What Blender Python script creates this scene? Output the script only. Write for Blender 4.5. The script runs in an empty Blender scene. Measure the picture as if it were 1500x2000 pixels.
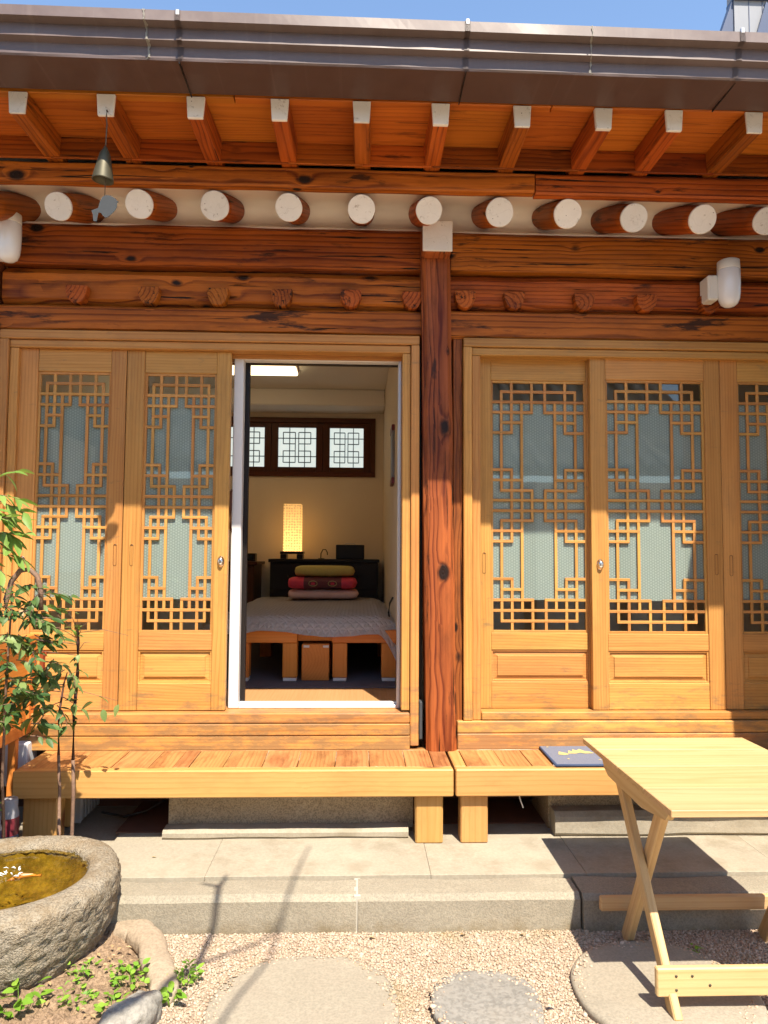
import bpy, bmesh, math, random
import numpy as np
from mathutils import Vector, Matrix, noise

random.seed(7)
rng = np.random.default_rng(7)
SC = bpy.context.scene
COL = SC.collection
R = math.radians

# ------------------------------------------------------------------ camera
cam_d = bpy.data.cameras.new('camera')
cam = bpy.data.objects.new('camera', cam_d); COL.objects.link(cam)
SC.camera = cam
yaw, tilt, roll = R(2.0), R(3.4), R(0.35)
fwd = Vector((math.sin(yaw)*math.cos(tilt), math.cos(yaw)*math.cos(tilt), math.sin(tilt)))
right = Vector((math.cos(yaw), -math.sin(yaw), 0))
up = right.cross(fwd)
r2 = right*math.cos(roll) + up*math.sin(roll)
u2 = up*math.cos(roll) - right*math.sin(roll)
cam.matrix_world = Matrix(((r2.x, u2.x, -fwd.x, 0), (r2.y, u2.y, -fwd.y, -3.6), (r2.z, u2.z, -fwd.z, 1.5), (0, 0, 0, 1)))
cam_d.sensor_fit = 'VERTICAL'
cam_d.sensor_height = 36.0
cam_d.lens = 36.0*1400/2000
cam_d.clip_start = 0.05
cam_d.clip_end = 500

# ------------------------------------------------------------------ light
SUN = Vector((0.093, -0.33, 0.53)).normalized()      # towards the sun
world = bpy.data.worlds.new('World'); SC.world = world; world.use_nodes = True
wn = world.node_tree
bg = wn.nodes['Background']
sky = wn.nodes.new('ShaderNodeTexSky'); sky.sky_type = 'NISHITA'; sky.sun_disc = False
sky.sun_elevation = math.asin(SUN.z)
sky.sun_rotation = math.atan2(SUN.x, SUN.y)
sky.air_density = 1.2; sky.dust_density = 0.5; sky.ozone_density = 3.0
wn.links.new(sky.outputs[0], bg.inputs[0]); bg.inputs[1].default_value = 0.125
sun_d = bpy.data.lights.new('sun', 'SUN'); sun_d.energy = 4.9; sun_d.angle = R(0.53); sun_d.color = (1.0, 0.90, 0.75)
sun = bpy.data.objects.new('sun', sun_d); COL.objects.link(sun)
sun.rotation_euler = SUN.to_track_quat('Z', 'Y').to_euler(); sun.location = (2, -6, 9)
SC.view_settings.view_transform = 'Standard'; SC.view_settings.look = 'None'
SC.view_settings.exposure = 1.15; SC.view_settings.gamma = 1.0
SC.view_settings.use_curve_mapping = False
SC.render.engine = 'CYCLES'
SC.cycles.use_denoising = True
SC.cycles.max_bounces = 7; SC.cycles.diffuse_bounces = 5; SC.cycles.glossy_bounces = 3; SC.cycles.transparent_max_bounces = 8
SC.cycles.use_adaptive_sampling = True; SC.cycles.adaptive_threshold = 0.02
SC.cycles.caustics_reflective = False; SC.cycles.caustics_refractive = False
SC.cycles.sample_clamp_indirect = 8

# ------------------------------------------------------------------ node helpers
class NT:
    def __init__(s, name):
        s.m = bpy.data.materials.new(name); s.m.use_nodes = True
        s.t = s.m.node_tree; s.bsdf = s.t.nodes['Principled BSDF']; s.out = s.t.nodes['Material Output']
    def n(s, typ, **kw):
        nd = s.t.nodes.new(typ)
        for k, v in kw.items(): setattr(nd, k, v)
        return nd
    def put(s, sock, v):
        if isinstance(v, bpy.types.NodeSocket): s.t.links.new(v, sock)
        elif v is not None: sock.default_value = v
    def math(s, op, a, b=None, c=None, clamp=False):
        nd = s.n('ShaderNodeMath', operation=op, use_clamp=clamp)
        s.put(nd.inputs[0], a); s.put(nd.inputs[1], b)
        if c is not None: s.put(nd.inputs[2], c)
        return nd.outputs[0]
    def comb(s, x, y, z):
        nd = s.n('ShaderNodeCombineXYZ')
        s.put(nd.inputs[0], x); s.put(nd.inputs[1], y); s.put(nd.inputs[2], z); return nd.outputs[0]
    def sep(s, v):
        nd = s.n('ShaderNodeSeparateXYZ'); s.put(nd.inputs[0], v); return nd.outputs
    def noise(s, vec, scale=1, detail=2, rough=.5):
        nd = s.n('ShaderNodeTexNoise'); s.put(nd.inputs['Vector'], vec)
        nd.inputs['Scale'].default_value = scale; nd.inputs['Detail'].default_value = detail; nd.inputs['Roughness'].default_value = rough
        return nd.outputs[0]
    def voro(s, vec, scale=1, out='Distance', feature='F1', rnd=1.0):
        nd = s.n('ShaderNodeTexVoronoi', feature=feature); s.put(nd.inputs['Vector'], vec)
        nd.inputs['Scale'].default_value = scale; nd.inputs['Randomness'].default_value = rnd
        return nd.outputs[out]
    def ramp(s, fac, stops, interp='LINEAR'):
        nd = s.n('ShaderNodeValToRGB'); s.put(nd.inputs[0], fac); cr = nd.color_ramp; cr.interpolation = interp
        while len(cr.elements) < len(stops): cr.elements.new(0.5)
        for e, (p, c) in zip(cr.elements, stops):
            e.position = p; e.color = (c, c, c, 1) if not isinstance(c, (tuple, list)) else (*c, 1)
        return nd.outputs[0]
    def mix(s, fac, a, b, mode='MIX'):
        nd = s.n('ShaderNodeMix', data_type='RGBA', blend_type=mode)
        s.put(nd.inputs[0], fac)
        for i, v in ((6, a), (7, b)):
            if isinstance(v, (tuple, list)): v = (*v[:3], 1)
            s.put(nd.inputs[i], v)
        return nd.outputs[2]
    def obj(s): return s.n('ShaderNodeTexCoord').outputs['Object']
    def rand(s):
        at = s.n('ShaderNodeAttribute', attribute_name='seed')
        oi = s.n('ShaderNodeObjectInfo')
        return s.math('ADD', oi.outputs['Random'], at.outputs['Fac'])
    def set(s, base=None, rough=None, spec=None, bump=None, bstr=.3, bdist=.01, metal=None, coat=None):
        b = s.bsdf
        if base is not None:
            if isinstance(base, tuple): base = (*base[:3], 1)
            s.put(b.inputs['Base Color'], base)
        if rough is not None: s.put(b.inputs['Roughness'], rough)
        if spec is not None: s.put(b.inputs['Specular IOR Level'], spec)
        if metal is not None: s.put(b.inputs['Metallic'], metal)
        if coat is not None: b.inputs['Coat Weight'].default_value = coat; b.inputs['Coat Roughness'].default_value = .25
        if bump is not None:
            bn = s.n('ShaderNodeBump'); bn.inputs['Strength'].default_value = bstr; bn.inputs['Distance'].default_value = bdist
            s.put(bn.inputs['Height'], bump); s.t.links.new(bn.outputs[0], b.inputs['Normal'])
        return s.m

def wood(name, lo, hi, dark, ring=60, ringamp=.6, streak=.5, warp=.09, stain=0., stain_thr=.60, knots=0., rough=.45, coat=0., bstr=.25, var=.18, wear=0., kfreq=1.0, kthr=.075, spec=.22, kgate=.4, tone=.9, grime=0.):
    out = []
    for ax in range(3):
        t = NT(name + '_' + 'xyz'[ax])
        c = t.sep(t.obj()); o = [ax, (ax+1) % 3, (ax+2) % 3]
        rn = t.rand()
        fr = lambda k: t.math('FRACT', t.math('MULTIPLY', rn, k))
        Lc = t.math('MULTIPLY_ADD', rn, 23.7, c[o[0]])
        a0 = t.math('ADD', c[o[1]], t.math('MULTIPLY', t.math('SUBTRACT', fr(7.31), .5), .22))
        b0 = t.math('ADD', c[o[2]], t.math('MULTIPLY_ADD', fr(13.77), .12, .03))
        wv = t.comb(t.math('MULTIPLY', Lc, .8), t.math('MULTIPLY', a0, 4), t.math('MULTIPLY', b0, 4))
        w = t.math('MULTIPLY', t.math('SUBTRACT', t.noise(wv, 1, 3, .55), .5), warp)
        a1 = t.math('ADD', a0, w); b1 = t.math('ADD', b0, w)
        r = t.math('SQRT', t.math('ADD', t.math('MULTIPLY', a1, a1), t.math('MULTIPLY', b1, b1)))
        kv = t.comb(t.math('MULTIPLY', Lc, 4.6*kfreq), t.math('MULTIPLY', a0, 7.5*kfreq), t.math('MULTIPLY', b0, 7.5*kfreq))
        vn = t.n('ShaderNodeTexVoronoi'); t.put(vn.inputs['Vector'], kv); vn.inputs['Scale'].default_value = 1
        kc = t.sep(vn.outputs['Color'])
        kd = t.math('ADD', vn.outputs['Distance'], t.math('MULTIPLY', t.math('GREATER_THAN', kc[0], kgate), 5.0))
        kd = t.math('DIVIDE', kd, t.math('MULTIPLY_ADD', kc[1], 1.1, .35))
        if knots > 0:
            r = t.math('ADD', r, t.math('MULTIPLY', t.math('EXPONENT', t.math('MULTIPLY', kd, -7)), .05*min(knots, 1)))
        rv = t.math('FRACT', t.math('MULTIPLY', r, ring))
        rings = t.ramp(rv, [(0, .05), (.55, .22), (.82, 1), (.93, .7), (1, .05)])
        sv = t.comb(t.math('MULTIPLY', Lc, 2.5), t.math('MULTIPLY', a0, 90), t.math('MULTIPLY', b0, 90))
        sn = t.noise(sv, 1, 3, .6)
        tv = t.comb(t.math('MULTIPLY', Lc, .9), t.math('MULTIPLY', a0, 7), t.math('MULTIPLY', b0, 7))
        tn = t.noise(tv, 1, 3, .5)
        f = t.math('ADD', t.math('MULTIPLY', rings, ringamp), t.math('MULTIPLY', t.math('SUBTRACT', sn, .35), streak))
        f = t.math('ADD', f, t.math('MULTIPLY', t.math('SUBTRACT', tn, .5), tone), clamp=True)
        col = t.mix(f, hi, lo)
        hgt = t.math('SUBTRACT', 1, f)
        if stain > 0:
            st = t.noise(t.comb(t.math('MULTIPLY', Lc, 2.2), t.math('MULTIPLY', a0, 13), t.math('MULTIPLY', b0, 13)), 1, 6, .68)
            sf = t.math('MULTIPLY', t.ramp(st, [(stain_thr, 0), (stain_thr+.07, 1)]), stain)
            col = t.mix(sf, col, dark)
            # fine black checks along the grain
            ck = t.noise(t.comb(t.math('MULTIPLY', Lc, 1.6), t.math('MULTIPLY', a0, 55), t.math('MULTIPLY', b0, 55)), 1, 4, .6)
            cf = t.math('MULTIPLY', t.ramp(ck, [(.635, 0), (.665, 1)]), min(1, stain*1.1))
            col = t.mix(cf, col, tuple(x*.5 for x in dark))
            hgt = t.math('SUBTRACT', hgt, t.math('MULTIPLY', cf, 2))
        if knots > 0:
            kn = t.noise(t.comb(t.math('MULTIPLY', Lc, 25), t.math('MULTIPLY', a0, 40), t.math('MULTIPLY', b0, 40)), 1, 3)
            kk = t.math('ADD', kd, t.math('MULTIPLY', t.math('SUBTRACT', kn, .5), .10))
            kf = t.math('MULTIPLY', t.ramp(kk, [(kthr, 1), (kthr*1.7, 0)]), min(1, knots))
            col = t.mix(kf, col, tuple(x*.8 for x in dark))
        if wear > 0:
            wn_ = t.noise(t.comb(t.math('MULTIPLY', Lc, 3), t.math('MULTIPLY', a0, 9), t.math('MULTIPLY', b0, 9)), 1, 5, .7)
            col = t.mix(t.math('MULTIPLY', t.ramp(wn_, [(.50, 0), (.72, 1)]), wear), col, dark)
        if grime > 0:     # splash dirt and weathering above the sills
            gp = t.n('ShaderNodeNewGeometry').outputs['Position']; gz_ = t.sep(gp)[2]
            gn = t.noise(t.comb(t.math('MULTIPLY', t.sep(gp)[0], 7), t.math('MULTIPLY', t.sep(gp)[1], 7), t.math('MULTIPLY', gz_, 22)), 1, 6, .72)
            gm = t.math('SUBTRACT', t.math('ADD', gn, t.math('MULTIPLY', t.math('MAXIMUM', t.math('SUBTRACT', .95, gz_), 0), .55)), .0)
            col = t.mix(t.math('MULTIPLY', t.ramp(gm, [(.60, 0), (.74, 1)]), grime), col, (.17, .115, .065))
        hs = t.n('ShaderNodeHueSaturation'); t.put(hs.inputs['Color'], col)
        t.put(hs.inputs['Value'], t.math('MULTIPLY_ADD', fr(3.3), var, 1-var/2))
        t.put(hs.inputs['Hue'], t.math('MULTIPLY_ADD', fr(5.9), .014, .493))
        rg = t.math('MULTIPLY_ADD', sn, .25, rough-.12)
        out.append(t.set(hs.outputs[0], rg, spec, hgt, bstr, .004, coat=coat))
    return out

W = {}
W['pine'] = wood('honey_pine', (.32, .118, .024), (.54, .275, .080), (.20, .11, .05), ring=70, ringamp=.36, streak=.85, warp=.07, tone=1.1, rough=.42, bstr=.12, var=.24, wear=.32, grime=.6)
W['benchfront'] = wood('bench_pine', (.38, .185, .045), (.52, .30, .10), (.13, .035, .01), ring=50, ringamp=.4, streak=.6, warp=.05, knots=.9, kfreq=1.0, kthr=.17, kgate=.5, rough=.38, coat=.15, bstr=.1, var=.10, wear=.18)
W['plank'] = wood('worn_plank', (.25, .092, .029), (.48, .235, .085), (.12, .036, .014), ring=55, ringamp=.5, streak=.7, warp=.10, knots=.3, rough=.33, coat=.2, bstr=.2, var=.26, wear=.75)
W['old'] = wood('old_beam', (.10, .016, .003), (.44, .115, .014), (.020, .009, .005), ring=48, ringamp=.62, streak=.85, warp=.085, tone=1.5, stain=.9, stain_thr=.59, knots=1.0, kfreq=1.35, kthr=.135, kgate=.36, rough=.5, bstr=.6, var=.3, wear=.35)
W['rafter'] = wood('rafter_wood', (.08, .012, .003), (.40, .094, .011), (.022, .007, .004), tone=1.5, ring=50, ringamp=.45, streak=.9, warp=.07, stain=.8, stain_thr=.60, knots=.3, rough=.5, bstr=.35, var=.5)
W['pillar'] = wood('pillar_wood', (.095, .017, .006), (.38, .108, .027), (.018, .008, .005), ring=52, ringamp=.6, streak=1.0, warp=.10, tone=1.5, stain=.85, stain_thr=.59, knots=1.0, kfreq=1.2, kthr=.15, kgate=.5, rough=.48, bstr=.45, wear=.4)
W['eave'] = wood('eave_board', (.22, .045, .006), (.50, .145, .018), (.05, .016, .008), ring=45, ringamp=.45, streak=.55, warp=.12, stain=.5, stain_thr=.62, rough=.5, bstr=.2, var=.35)
W['dark'] = wood('dark_brown_wood', (.055, .016, .008), (.10, .03, .012), (.02, .01, .006), ring=60, ringamp=.4, streak=.5, rough=.4, bstr=.1)
W['table'] = wood('pale_table_pine', (.40, .235, .09), (.54, .375, .185), (.3, .13, .03), ring=55, ringamp=.45, streak=.8, warp=.07, rough=.42, bstr=.12, var=.16, wear=.12)
W['orange'] = wood('orange_pine', (.42, .13, .022), (.58, .22, .045), (.2, .06, .02), ring=55, ringamp=.35, streak=.4, rough=.4, coat=.15, bstr=.12)
W['laminate'] = wood('laminate_floor', (.36, .17, .07), (.47, .25, .115), (.2, .1, .04), ring=50, ringamp=.3, streak=.4, rough=.35, bstr=.03)
W['black'] = wood('black_lacquer', (.010, .008, .008), (.018, .014, .013), (.005, .004, .004), ringamp=.3, streak=.3, rough=.35, bstr=.05)

def plain(name, col, rough=.5, metal=0, spec=.5, nscale=0, namp=.15, bump=0, bscale=200, coat=None):
    t = NT(name); c = t.obj()
    base = col
    if nscale:
        n = t.noise(c, nscale, 5, .6)
        base = t.mix(n, tuple(x*(1-namp) for x in col), tuple(min(1, x*(1+namp)) for x in col))
    b = t.noise(c, bscale, 3) if bump else None
    return t.set(base, rough, spec, b, bump, .004, metal, coat)

M = {}
def paint():
    t = NT('brushed_white_paint'); c = t.obj(); r = t.rand()
    v = t.n('ShaderNodeVectorMath', operation='ADD'); t.put(v.inputs[0], c); t.put(v.inputs[1], t.comb(t.math('MULTIPLY', r, 9.), t.math('MULTIPLY', r, 5.), 0)); c = v.outputs[0]
    base = t.mix(t.noise(c, 16, 5, .65), (.68, .63, .565), (.80, .755, .70))
    base = t.mix(t.ramp(t.noise(c, 34, 5, .7), [(.60, 0), (.70, .65)]), base, (.26, .19, .13))
    base = t.mix(t.ramp(t.voro(c, 24), [(.035, 1), (.06, 0)]), base, (.12, .07, .04))
    ck = t.math('ABSOLUTE', t.math('SUBTRACT', t.noise(c, 5, 3, .6), .5))
    base = t.mix(t.ramp(ck, [(.002, .12), (.006, 0)]), base, (.20, .13, .08))
    hs = t.n('ShaderNodeHueSaturation'); t.put(hs.inputs['Color'], base); t.put(hs.inputs['Value'], t.math('MULTIPLY_ADD', t.math('FRACT', t.math('MULTIPLY', r, 7.7)), .2, .9))
    return t.set(hs.outputs[0], .65, .3, t.noise(c, 70, 4), .25, .004)
M['white_paint'] = paint()
M['plaster'] = plain('lime_plaster', (.90, .82, .72), .8, nscale=9, namp=.06, bump=.25, bscale=25)
M['pvc'] = plain('white_pvc', (.66, .65, .64), .35, nscale=6, namp=.04)
M['alu'] = plain('grey_aluminium', (.52, .52, .54), .35, metal=.3)
M['steel'] = plain('polished_steel', (.75, .74, .72), .16, metal=1)
M['lamp_white'] = plain('opal_glass', (.78, .77, .76), .22, coat=.3)
M['lamp_collar'] = plain('cream_collar', (.70, .66, .58), .4)
M['black'] = plain('black_gap', (.012, .010, .009), .6)
M['black_gloss'] = plain('black_gloss', (.012, .012, .014), .16)
M['bronze'] = plain('aged_bronze', (.085, .075, .045), .5, metal=.5, nscale=30, namp=.35)
M['tin'] = plain('grey_tin', (.055, .06, .065), .75, spec=.1, nscale=40, namp=.2)
M['tin_lid'] = plain('dull_lid', (.26, .26, .28), .5)
M['string'] = plain('cord', (.10, .07, .05), .8)
M['cable'] = plain('black_cable', (.02, .018, .016), .5)
M['roomwall'] = plain('room_wallpaper', (.78, .66, .50), .8, nscale=3, namp=.04)
M['ceiling'] = plain('room_ceiling_paper', (.80, .74, .66), .8)
M['rug'] = plain('grey_rug', (.10, .09, .11), .9, nscale=60, namp=.3, bump=.3)
M['quilt'] = plain('white_quilt', (.62, .60, .66), .85, nscale=20, namp=.06)
M['olive_cloth'] = plain('olive_cloth', (.58, .47, .13), .85, nscale=30, namp=.15, bump=.3)
M['red_cloth'] = plain('crimson_cloth', (.80, .06, .11), .7, nscale=30, namp=.2, bump=.3)
M['wine_cloth'] = plain('wine_embroidery', (.17, .04, .05), .7, nscale=120, namp=.6)
M['pink_cloth'] = plain('pink_cloth', (.88, .58, .50), .85, nscale=30, namp=.1, bump=.3)
M['gold_thread'] = plain('gold_thread', (.50, .40, .16), .6, nscale=150, namp=.3)
M['mat_edge'] = plain('navy_edge', (.03, .05, .11), .8)
M['navy'] = plain('navy_label', (.02, .05, .10), .4)
M['redlabel'] = plain('red_label', (.16, .02, .03), .4)
M['crate'] = plain('grey_plastic', (.28, .28, .30), .5)
M['stonewhite'] = plain('white_block', (.70, .70, .70), .7, nscale=10)
M['bark'] = plain('twig_bark', (.17, .10, .065), .8, nscale=60, namp=.6, bump=.6, bscale=90)
M['branch_dark'] = plain('dark_stem', (.075, .03, .02), .7, nscale=60, namp=.4, bump=.5, bscale=90)
M['sealant'] = plain('dried_sealant', (.42, .39, .33), .7, nscale=60, namp=.2)
M['fish_orange'] = plain('goldfish_orange', (.58, .27, .13), .35, nscale=40, namp=.3)

def metal_gutter(name, c1, c2):
    t = NT(name); c = t.obj()
    n = t.noise(c, 14, 5, .65); st = t.noise(t.comb(t.math('MULTIPLY', t.sep(c)[0], 30), 0, t.math('MULTIPLY', t.sep(c)[2], 3)), 1, 4)
    base = t.mix(n, c1, c2)
    base = t.mix(t.ramp(st, [(.58, 0), (.85, .3)]), base, (.26, .20, .17))
    return t.set(base, t.math('MULTIPLY_ADD', n, .2, .36), .4, t.noise(c, 5, 2), .12, .02)
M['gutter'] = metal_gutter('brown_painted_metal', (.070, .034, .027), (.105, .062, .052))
M['gutter_front'] = metal_gutter('sunlit_tint_metal', (.105, .070, .062), (.16, .12, .11))  # lighter copy of the soffit brown, sunlit look put into the colour

def stone(name, c1, c2, speck=None, scale=220, big=3, rough=.85, bump=.4, spk=.35, extra=None, bdist=.006):
    t = NT(name); c = t.obj()
    n1 = t.noise(c, big, 6, .6); n2 = t.noise(c, scale, 3, .6)
    base = t.mix(t.ramp(n1, [(.3, 0), (.7, 1)]), c1, c2)
    base = t.mix(t.math('MULTIPLY', t.ramp(n2, [(.40, 1), (.56, 0)]), spk), base, speck or tuple(x*.35 for x in c1))
    n3 = t.math('MULTIPLY_ADD', t.voro(c, scale*.5, 'Distance'), .18, .90)
    base = t.mix(1.0, base, n3, 'MULTIPLY')
    if extra: base = extra(t, c, base)
    h = t.math('ADD', t.math('MULTIPLY', n2, .5), t.noise(c, scale*.25, 4, .7))
    return t.set(base, rough, .3, h, bump, bdist)

def ex_concrete(t, c, base):
    n = t.noise(c, 5.5, 6, .7)
    base = t.mix(t.ramp(n, [(.50, 0), (.66, .5)]), base, (.20, .165, .11))
    n = t.noise(c, 1.7, 5, .65)
    return t.mix(t.ramp(n, [(.5, 0), (.75, .5)]), base, (.36, .32, .25))
M['concrete'] = stone('cement_screed', (.305, .268, .205), (.36, .318, .245), scale=160, spk=.10, bump=.18, extra=ex_concrete)
def ex_granite(t, c, base):
    z = t.sep(c)[2]; n = t.noise(c, 7, 6, .7)
    f = t.math('MULTIPLY', t.ramp(t.math('SUBTRACT', n, t.math('MULTIPLY', t.math('SUBTRACT', z, .04), 5.0)), [(.62, 0), (.95, 1)]), .75)
    return t.mix(f, base, (.17, .125, .06))
M['granite'] = stone('granite_kerb', (.26, .23, .175), (.33, .295, .225), scale=170, spk=.3, bump=.4, extra=ex_granite)
M['foundation'] = stone('foundation_granite', (.36, .28, .18), (.48, .39, .27), scale=150, spk=.55, bump=.6)
def ex_basin(t, c, base):
    z = t.sep(c)[2]; n = t.noise(c, 9, 5, .7)
    f = t.math('MULTIPLY', t.ramp(n, [(.42, 0), (.68, 1)]), .6)
    base = t.mix(f, base, (.21, .14, .065))
    n = t.noise(c, 22, 4, .6)
    return t.mix(t.ramp(n, [(.55, 0), (.7, .5)]), base, (.40, .36, .29))
M['basin'] = stone('basin_granite', (.245, .21, .155), (.345, .30, .23), scale=150, spk=.55, bump=.9, extra=ex_basin, bdist=.012)
def ex_algae(t, c, base): 
    return t.mix(t.ramp(t.noise(c, 14, 5, .7), [(.4, 0), (.6, .9)]), base, (.09, .065, .015))
M['algae'] = stone('algae_basin_wall', (.30, .235, .065), (.22, .17, .045), scale=60, spk=.5, bump=.6, extra=ex_algae)
def ex_step(t, c, base):
    n = t.noise(c, 6, 6, .7)
    return t.mix(t.ramp(n, [(.5, 0), (.7, .35)]), base, (.20, .17, .13))
M['millstone'] = stone('smooth_stone', (.27, .24, .185), (.335, .295, .23), scale=130, spk=.22, bump=.25, extra=ex_step)
M['slate'] = stone('grey_slate', (.20, .19, .17), (.29, .275, .245), scale=60, spk=.35, bump=.7, extra=ex_step)
M['bounce_stone'] = stone('sandy_bounce_stone', (.56, .46, .33), (.63, .53, .39), scale=120, spk=.2, bump=.2)
M['rock'] = stone('field_rock', (.30, .23, .16), (.36, .29, .21), scale=110, spk=.25, bump=.5)
M['rock_grey'] = stone('grey_rock', (.20, .19, .165), (.40, .37, .32), scale=70, spk=.3, bump=.8)
M['soil'] = stone('dry_soil', (.21, .135, .08), (.32, .225, .145), scale=90, spk=.45, bump=1.0, bdist=.012)
M['brownsheet'] = plain('brown_crawl_sheet', (.14, .062, .038), .8, nscale=8, namp=.4)
def ex_moss(t, c, base):
    return t.mix(t.ramp(t.noise(c, 3.2, 6, .7), [(.55, 0), (.68, .8)]), base, (.19, .14, .045))
M['gravelbase'] = stone('gravel_bed', (.34, .265, .19), (.41, .33, .245), scale=120, spk=.5, bump=1.0, extra=ex_moss, bdist=.01)

def pebble_mat():
    t = NT('pink_gravel'); g = t.n('ShaderNodeNewGeometry')
    r = g.outputs['Random Per Island']
    col = t.ramp(r, [(0, (.42, .32, .235)), (.25, (.46, .355, .265)), (.45, (.38, .285, .205)), (.62, (.48, .385, .30)), (.78, (.40, .28, .20)), (.92, (.33, .26, .185)), (1, (.52, .455, .37))], 'CONSTANT')
    n = t.noise(t.obj(), 3.1, 5, .65)
    col = t.mix(t.ramp(n, [(.52, 0), (.70, .55)]), col, (.27, .21, .11))
    return t.set(col, .85, .3)
M['pebble'] = pebble_mat()

def clear_glass():
    t = NT('clear_glass'); nt = t.t
    tr = t.n('ShaderNodeBsdfTransparent'); tr.inputs[0].default_value = (.86, .90, .89, 1)
    gl = t.n('ShaderNodeBsdfGlossy'); gl.inputs['Roughness'].default_value = .015
    bn = t.n('ShaderNodeBump'); bn.inputs['Strength'].default_value = .06; bn.inputs['Distance'].default_value = .01
    t.put(bn.inputs['Height'], t.noise(t.obj(), 2.2, 1)); nt.links.new(bn.outputs[0], gl.inputs['Normal'])
    lw = t.n('ShaderNodeLayerWeight'); lw.inputs[0].default_value = .5
    f2 = t.math('MULTIPLY_ADD', t.math('POWER', lw.outputs['Facing'], 4.0), .9, .055, clamp=True)
    mx = t.n('ShaderNodeMixShader'); nt.links.new(f2, mx.inputs[0]); nt.links.new(tr.outputs[0], mx.inputs[1]); nt.links.new(gl.outputs[0], mx.inputs[2])
    nt.links.new(mx.outputs[0], t.out.inputs[0]); return t.m
M['glass'] = clear_glass()
def film():
    t = NT('honeycomb_film'); c = t.sep(t.obj())
    k = 2*math.pi/.0125; hx = None
    for an in (0, 60, 120):
        w_ = t.math('COSINE', t.math('ADD', t.math('MULTIPLY', c[0], k*math.cos(R(an))), t.math('MULTIPLY', c[2], k*math.sin(R(an)))))
        hx = w_ if hx is None else t.math('ADD', hx, w_)
    v = t.math('MULTIPLY_ADD', hx, -.2, .40)
    big = t.noise(t.obj(), 2.5, 3)
    base = t.mix(t.ramp(v, [(.28, 0), (.48, 1)]), (.84, .85, .80), (.54, .57, .54))
    base = t.mix(t.math('MULTIPLY', big, .35), base, (.72, .74, .69))
    t.set(base, .5, .3)
    ts = t.n('ShaderNodeBsdfTranslucent'); t.put(ts.inputs[0], base); mx = t.n('ShaderNodeMixShader'); mx.inputs[0].default_value = .38
    t.t.links.new(t.bsdf.outputs[0], mx.inputs[1]); t.t.links.new(ts.outputs[0], mx.inputs[2]); t.t.links.new(mx.outputs[0], t.out.inputs[0])
    return t.m
M['film'] = film()
def water():
    t = NT('pond_water'); nt = t.t
    tr = t.n('ShaderNodeBsdfTransparent'); tr.inputs[0].default_value = (.80, .70, .34, 1)
    gl = t.n('ShaderNodeBsdfGlossy'); gl.inputs['Roughness'].default_value = .02
    bn = t.n('ShaderNodeBump'); bn.inputs['Strength'].default_value = .35; bn.inputs['Distance'].default_value = .02
    t.put(bn.inputs['Height'], t.noise(t.obj(), 16, 3)); nt.links.new(bn.outputs[0], gl.inputs['Normal'])
    lw = t.n('ShaderNodeLayerWeight'); lw.inputs[0].default_value = .5; nt.links.new(bn.outputs[0], lw.inputs['Normal'])
    f2 = t.math('MULTIPLY_ADD', t.math('POWER', lw.outputs['Facing'], 5.0), .9, .02, clamp=True)
    mx = t.n('ShaderNodeMixShader'); nt.links.new(f2, mx.inputs[0]); nt.links.new(tr.outputs[0], mx.inputs[1]); nt.links.new(gl.outputs[0], mx.inputs[2])
    nt.links.new(mx.outputs[0], t.out.inputs[0]); return t.m
M['water'] = water()
def foam():
    t = NT('water_splash'); return t.set((.75, .80, .80), .15, .5)
M['foam'] = foam()
def emit(name, col, s, pat=None):
    t = NT(name); b = t.bsdf
    b.inputs['Base Color'].default_value = (.6, .5, .4, 1); b.inputs['Emission Color'].default_value = (*col, 1); b.inputs['Emission Strength'].default_value = s
    if pat:
        c = t.sep(t.obj())
        v = t.voro(t.comb(t.math('ADD', c[0], c[1]), c[2], 0), 40, 'Distance', rnd=.25)
        glow = t.math('MULTIPLY', t.ramp(v, [(.24, .38), (.44, 1.0)]), t.ramp(t.math('ADD', c[2], .5), [(.28, 1), (.74, .30)]))
        t.put(b.inputs['Emission Strength'], t.math('MULTIPLY', glow, s))
    return t.m
M['lampglow'] = emit('paper_lamp_glow', (1.0, .50, .13), 1.25, True)
M['ceilglow'] = emit('warm_ceiling_diffuser', (1.0, .80, .46), 1.7)
M['paper'] = emit('daylit_window_paper', (.80, .92, .88), .38)
def leafmat(name, c1, c2, tr=.35):
    t = NT(name); oi = t.n('ShaderNodeObjectInfo')
    at = t.n('ShaderNodeAttribute', attribute_name='seed')
    f = t.math('FRACT', t.math('ADD', oi.outputs['Random'], at.outputs['Fac']))
    col = t.mix(f, c1, c2)
    t.set(col, .48, .3)
    ts = t.n('ShaderNodeBsdfTranslucent'); t.put(ts.inputs[0], t.mix(.5, col, (.25, .42, .03)))
    mx = t.n('ShaderNodeMixShader'); mx.inputs[0].default_value = tr
    t.t.links.new(t.bsdf.outputs[0], mx.inputs[1]); t.t.links.new(ts.outputs[0], mx.inputs[2]); t.t.links.new(mx.outputs[0], t.out.inputs[0])
    return t.m
M['leaf_light'] = leafmat('light_green_leaf', (.14, .26, .045), (.27, .38, .10), .35)
M['leaf_dark'] = leafmat('dark_green_leaf', (.025, .07, .018), (.10, .165, .045), .2)
M['leaf_mid'] = leafmat('mid_green_leaf', (.13, .20, .06), (.25, .32, .11), .3)
M['leaf_weed'] = leafmat('weed_leaf', (.13, .30, .025), (.30, .48, .06), .4)
M['leaf_dry'] = leafmat('dry_leaf', (.36, .22, .10), (.55, .42, .26), .2)
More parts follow.
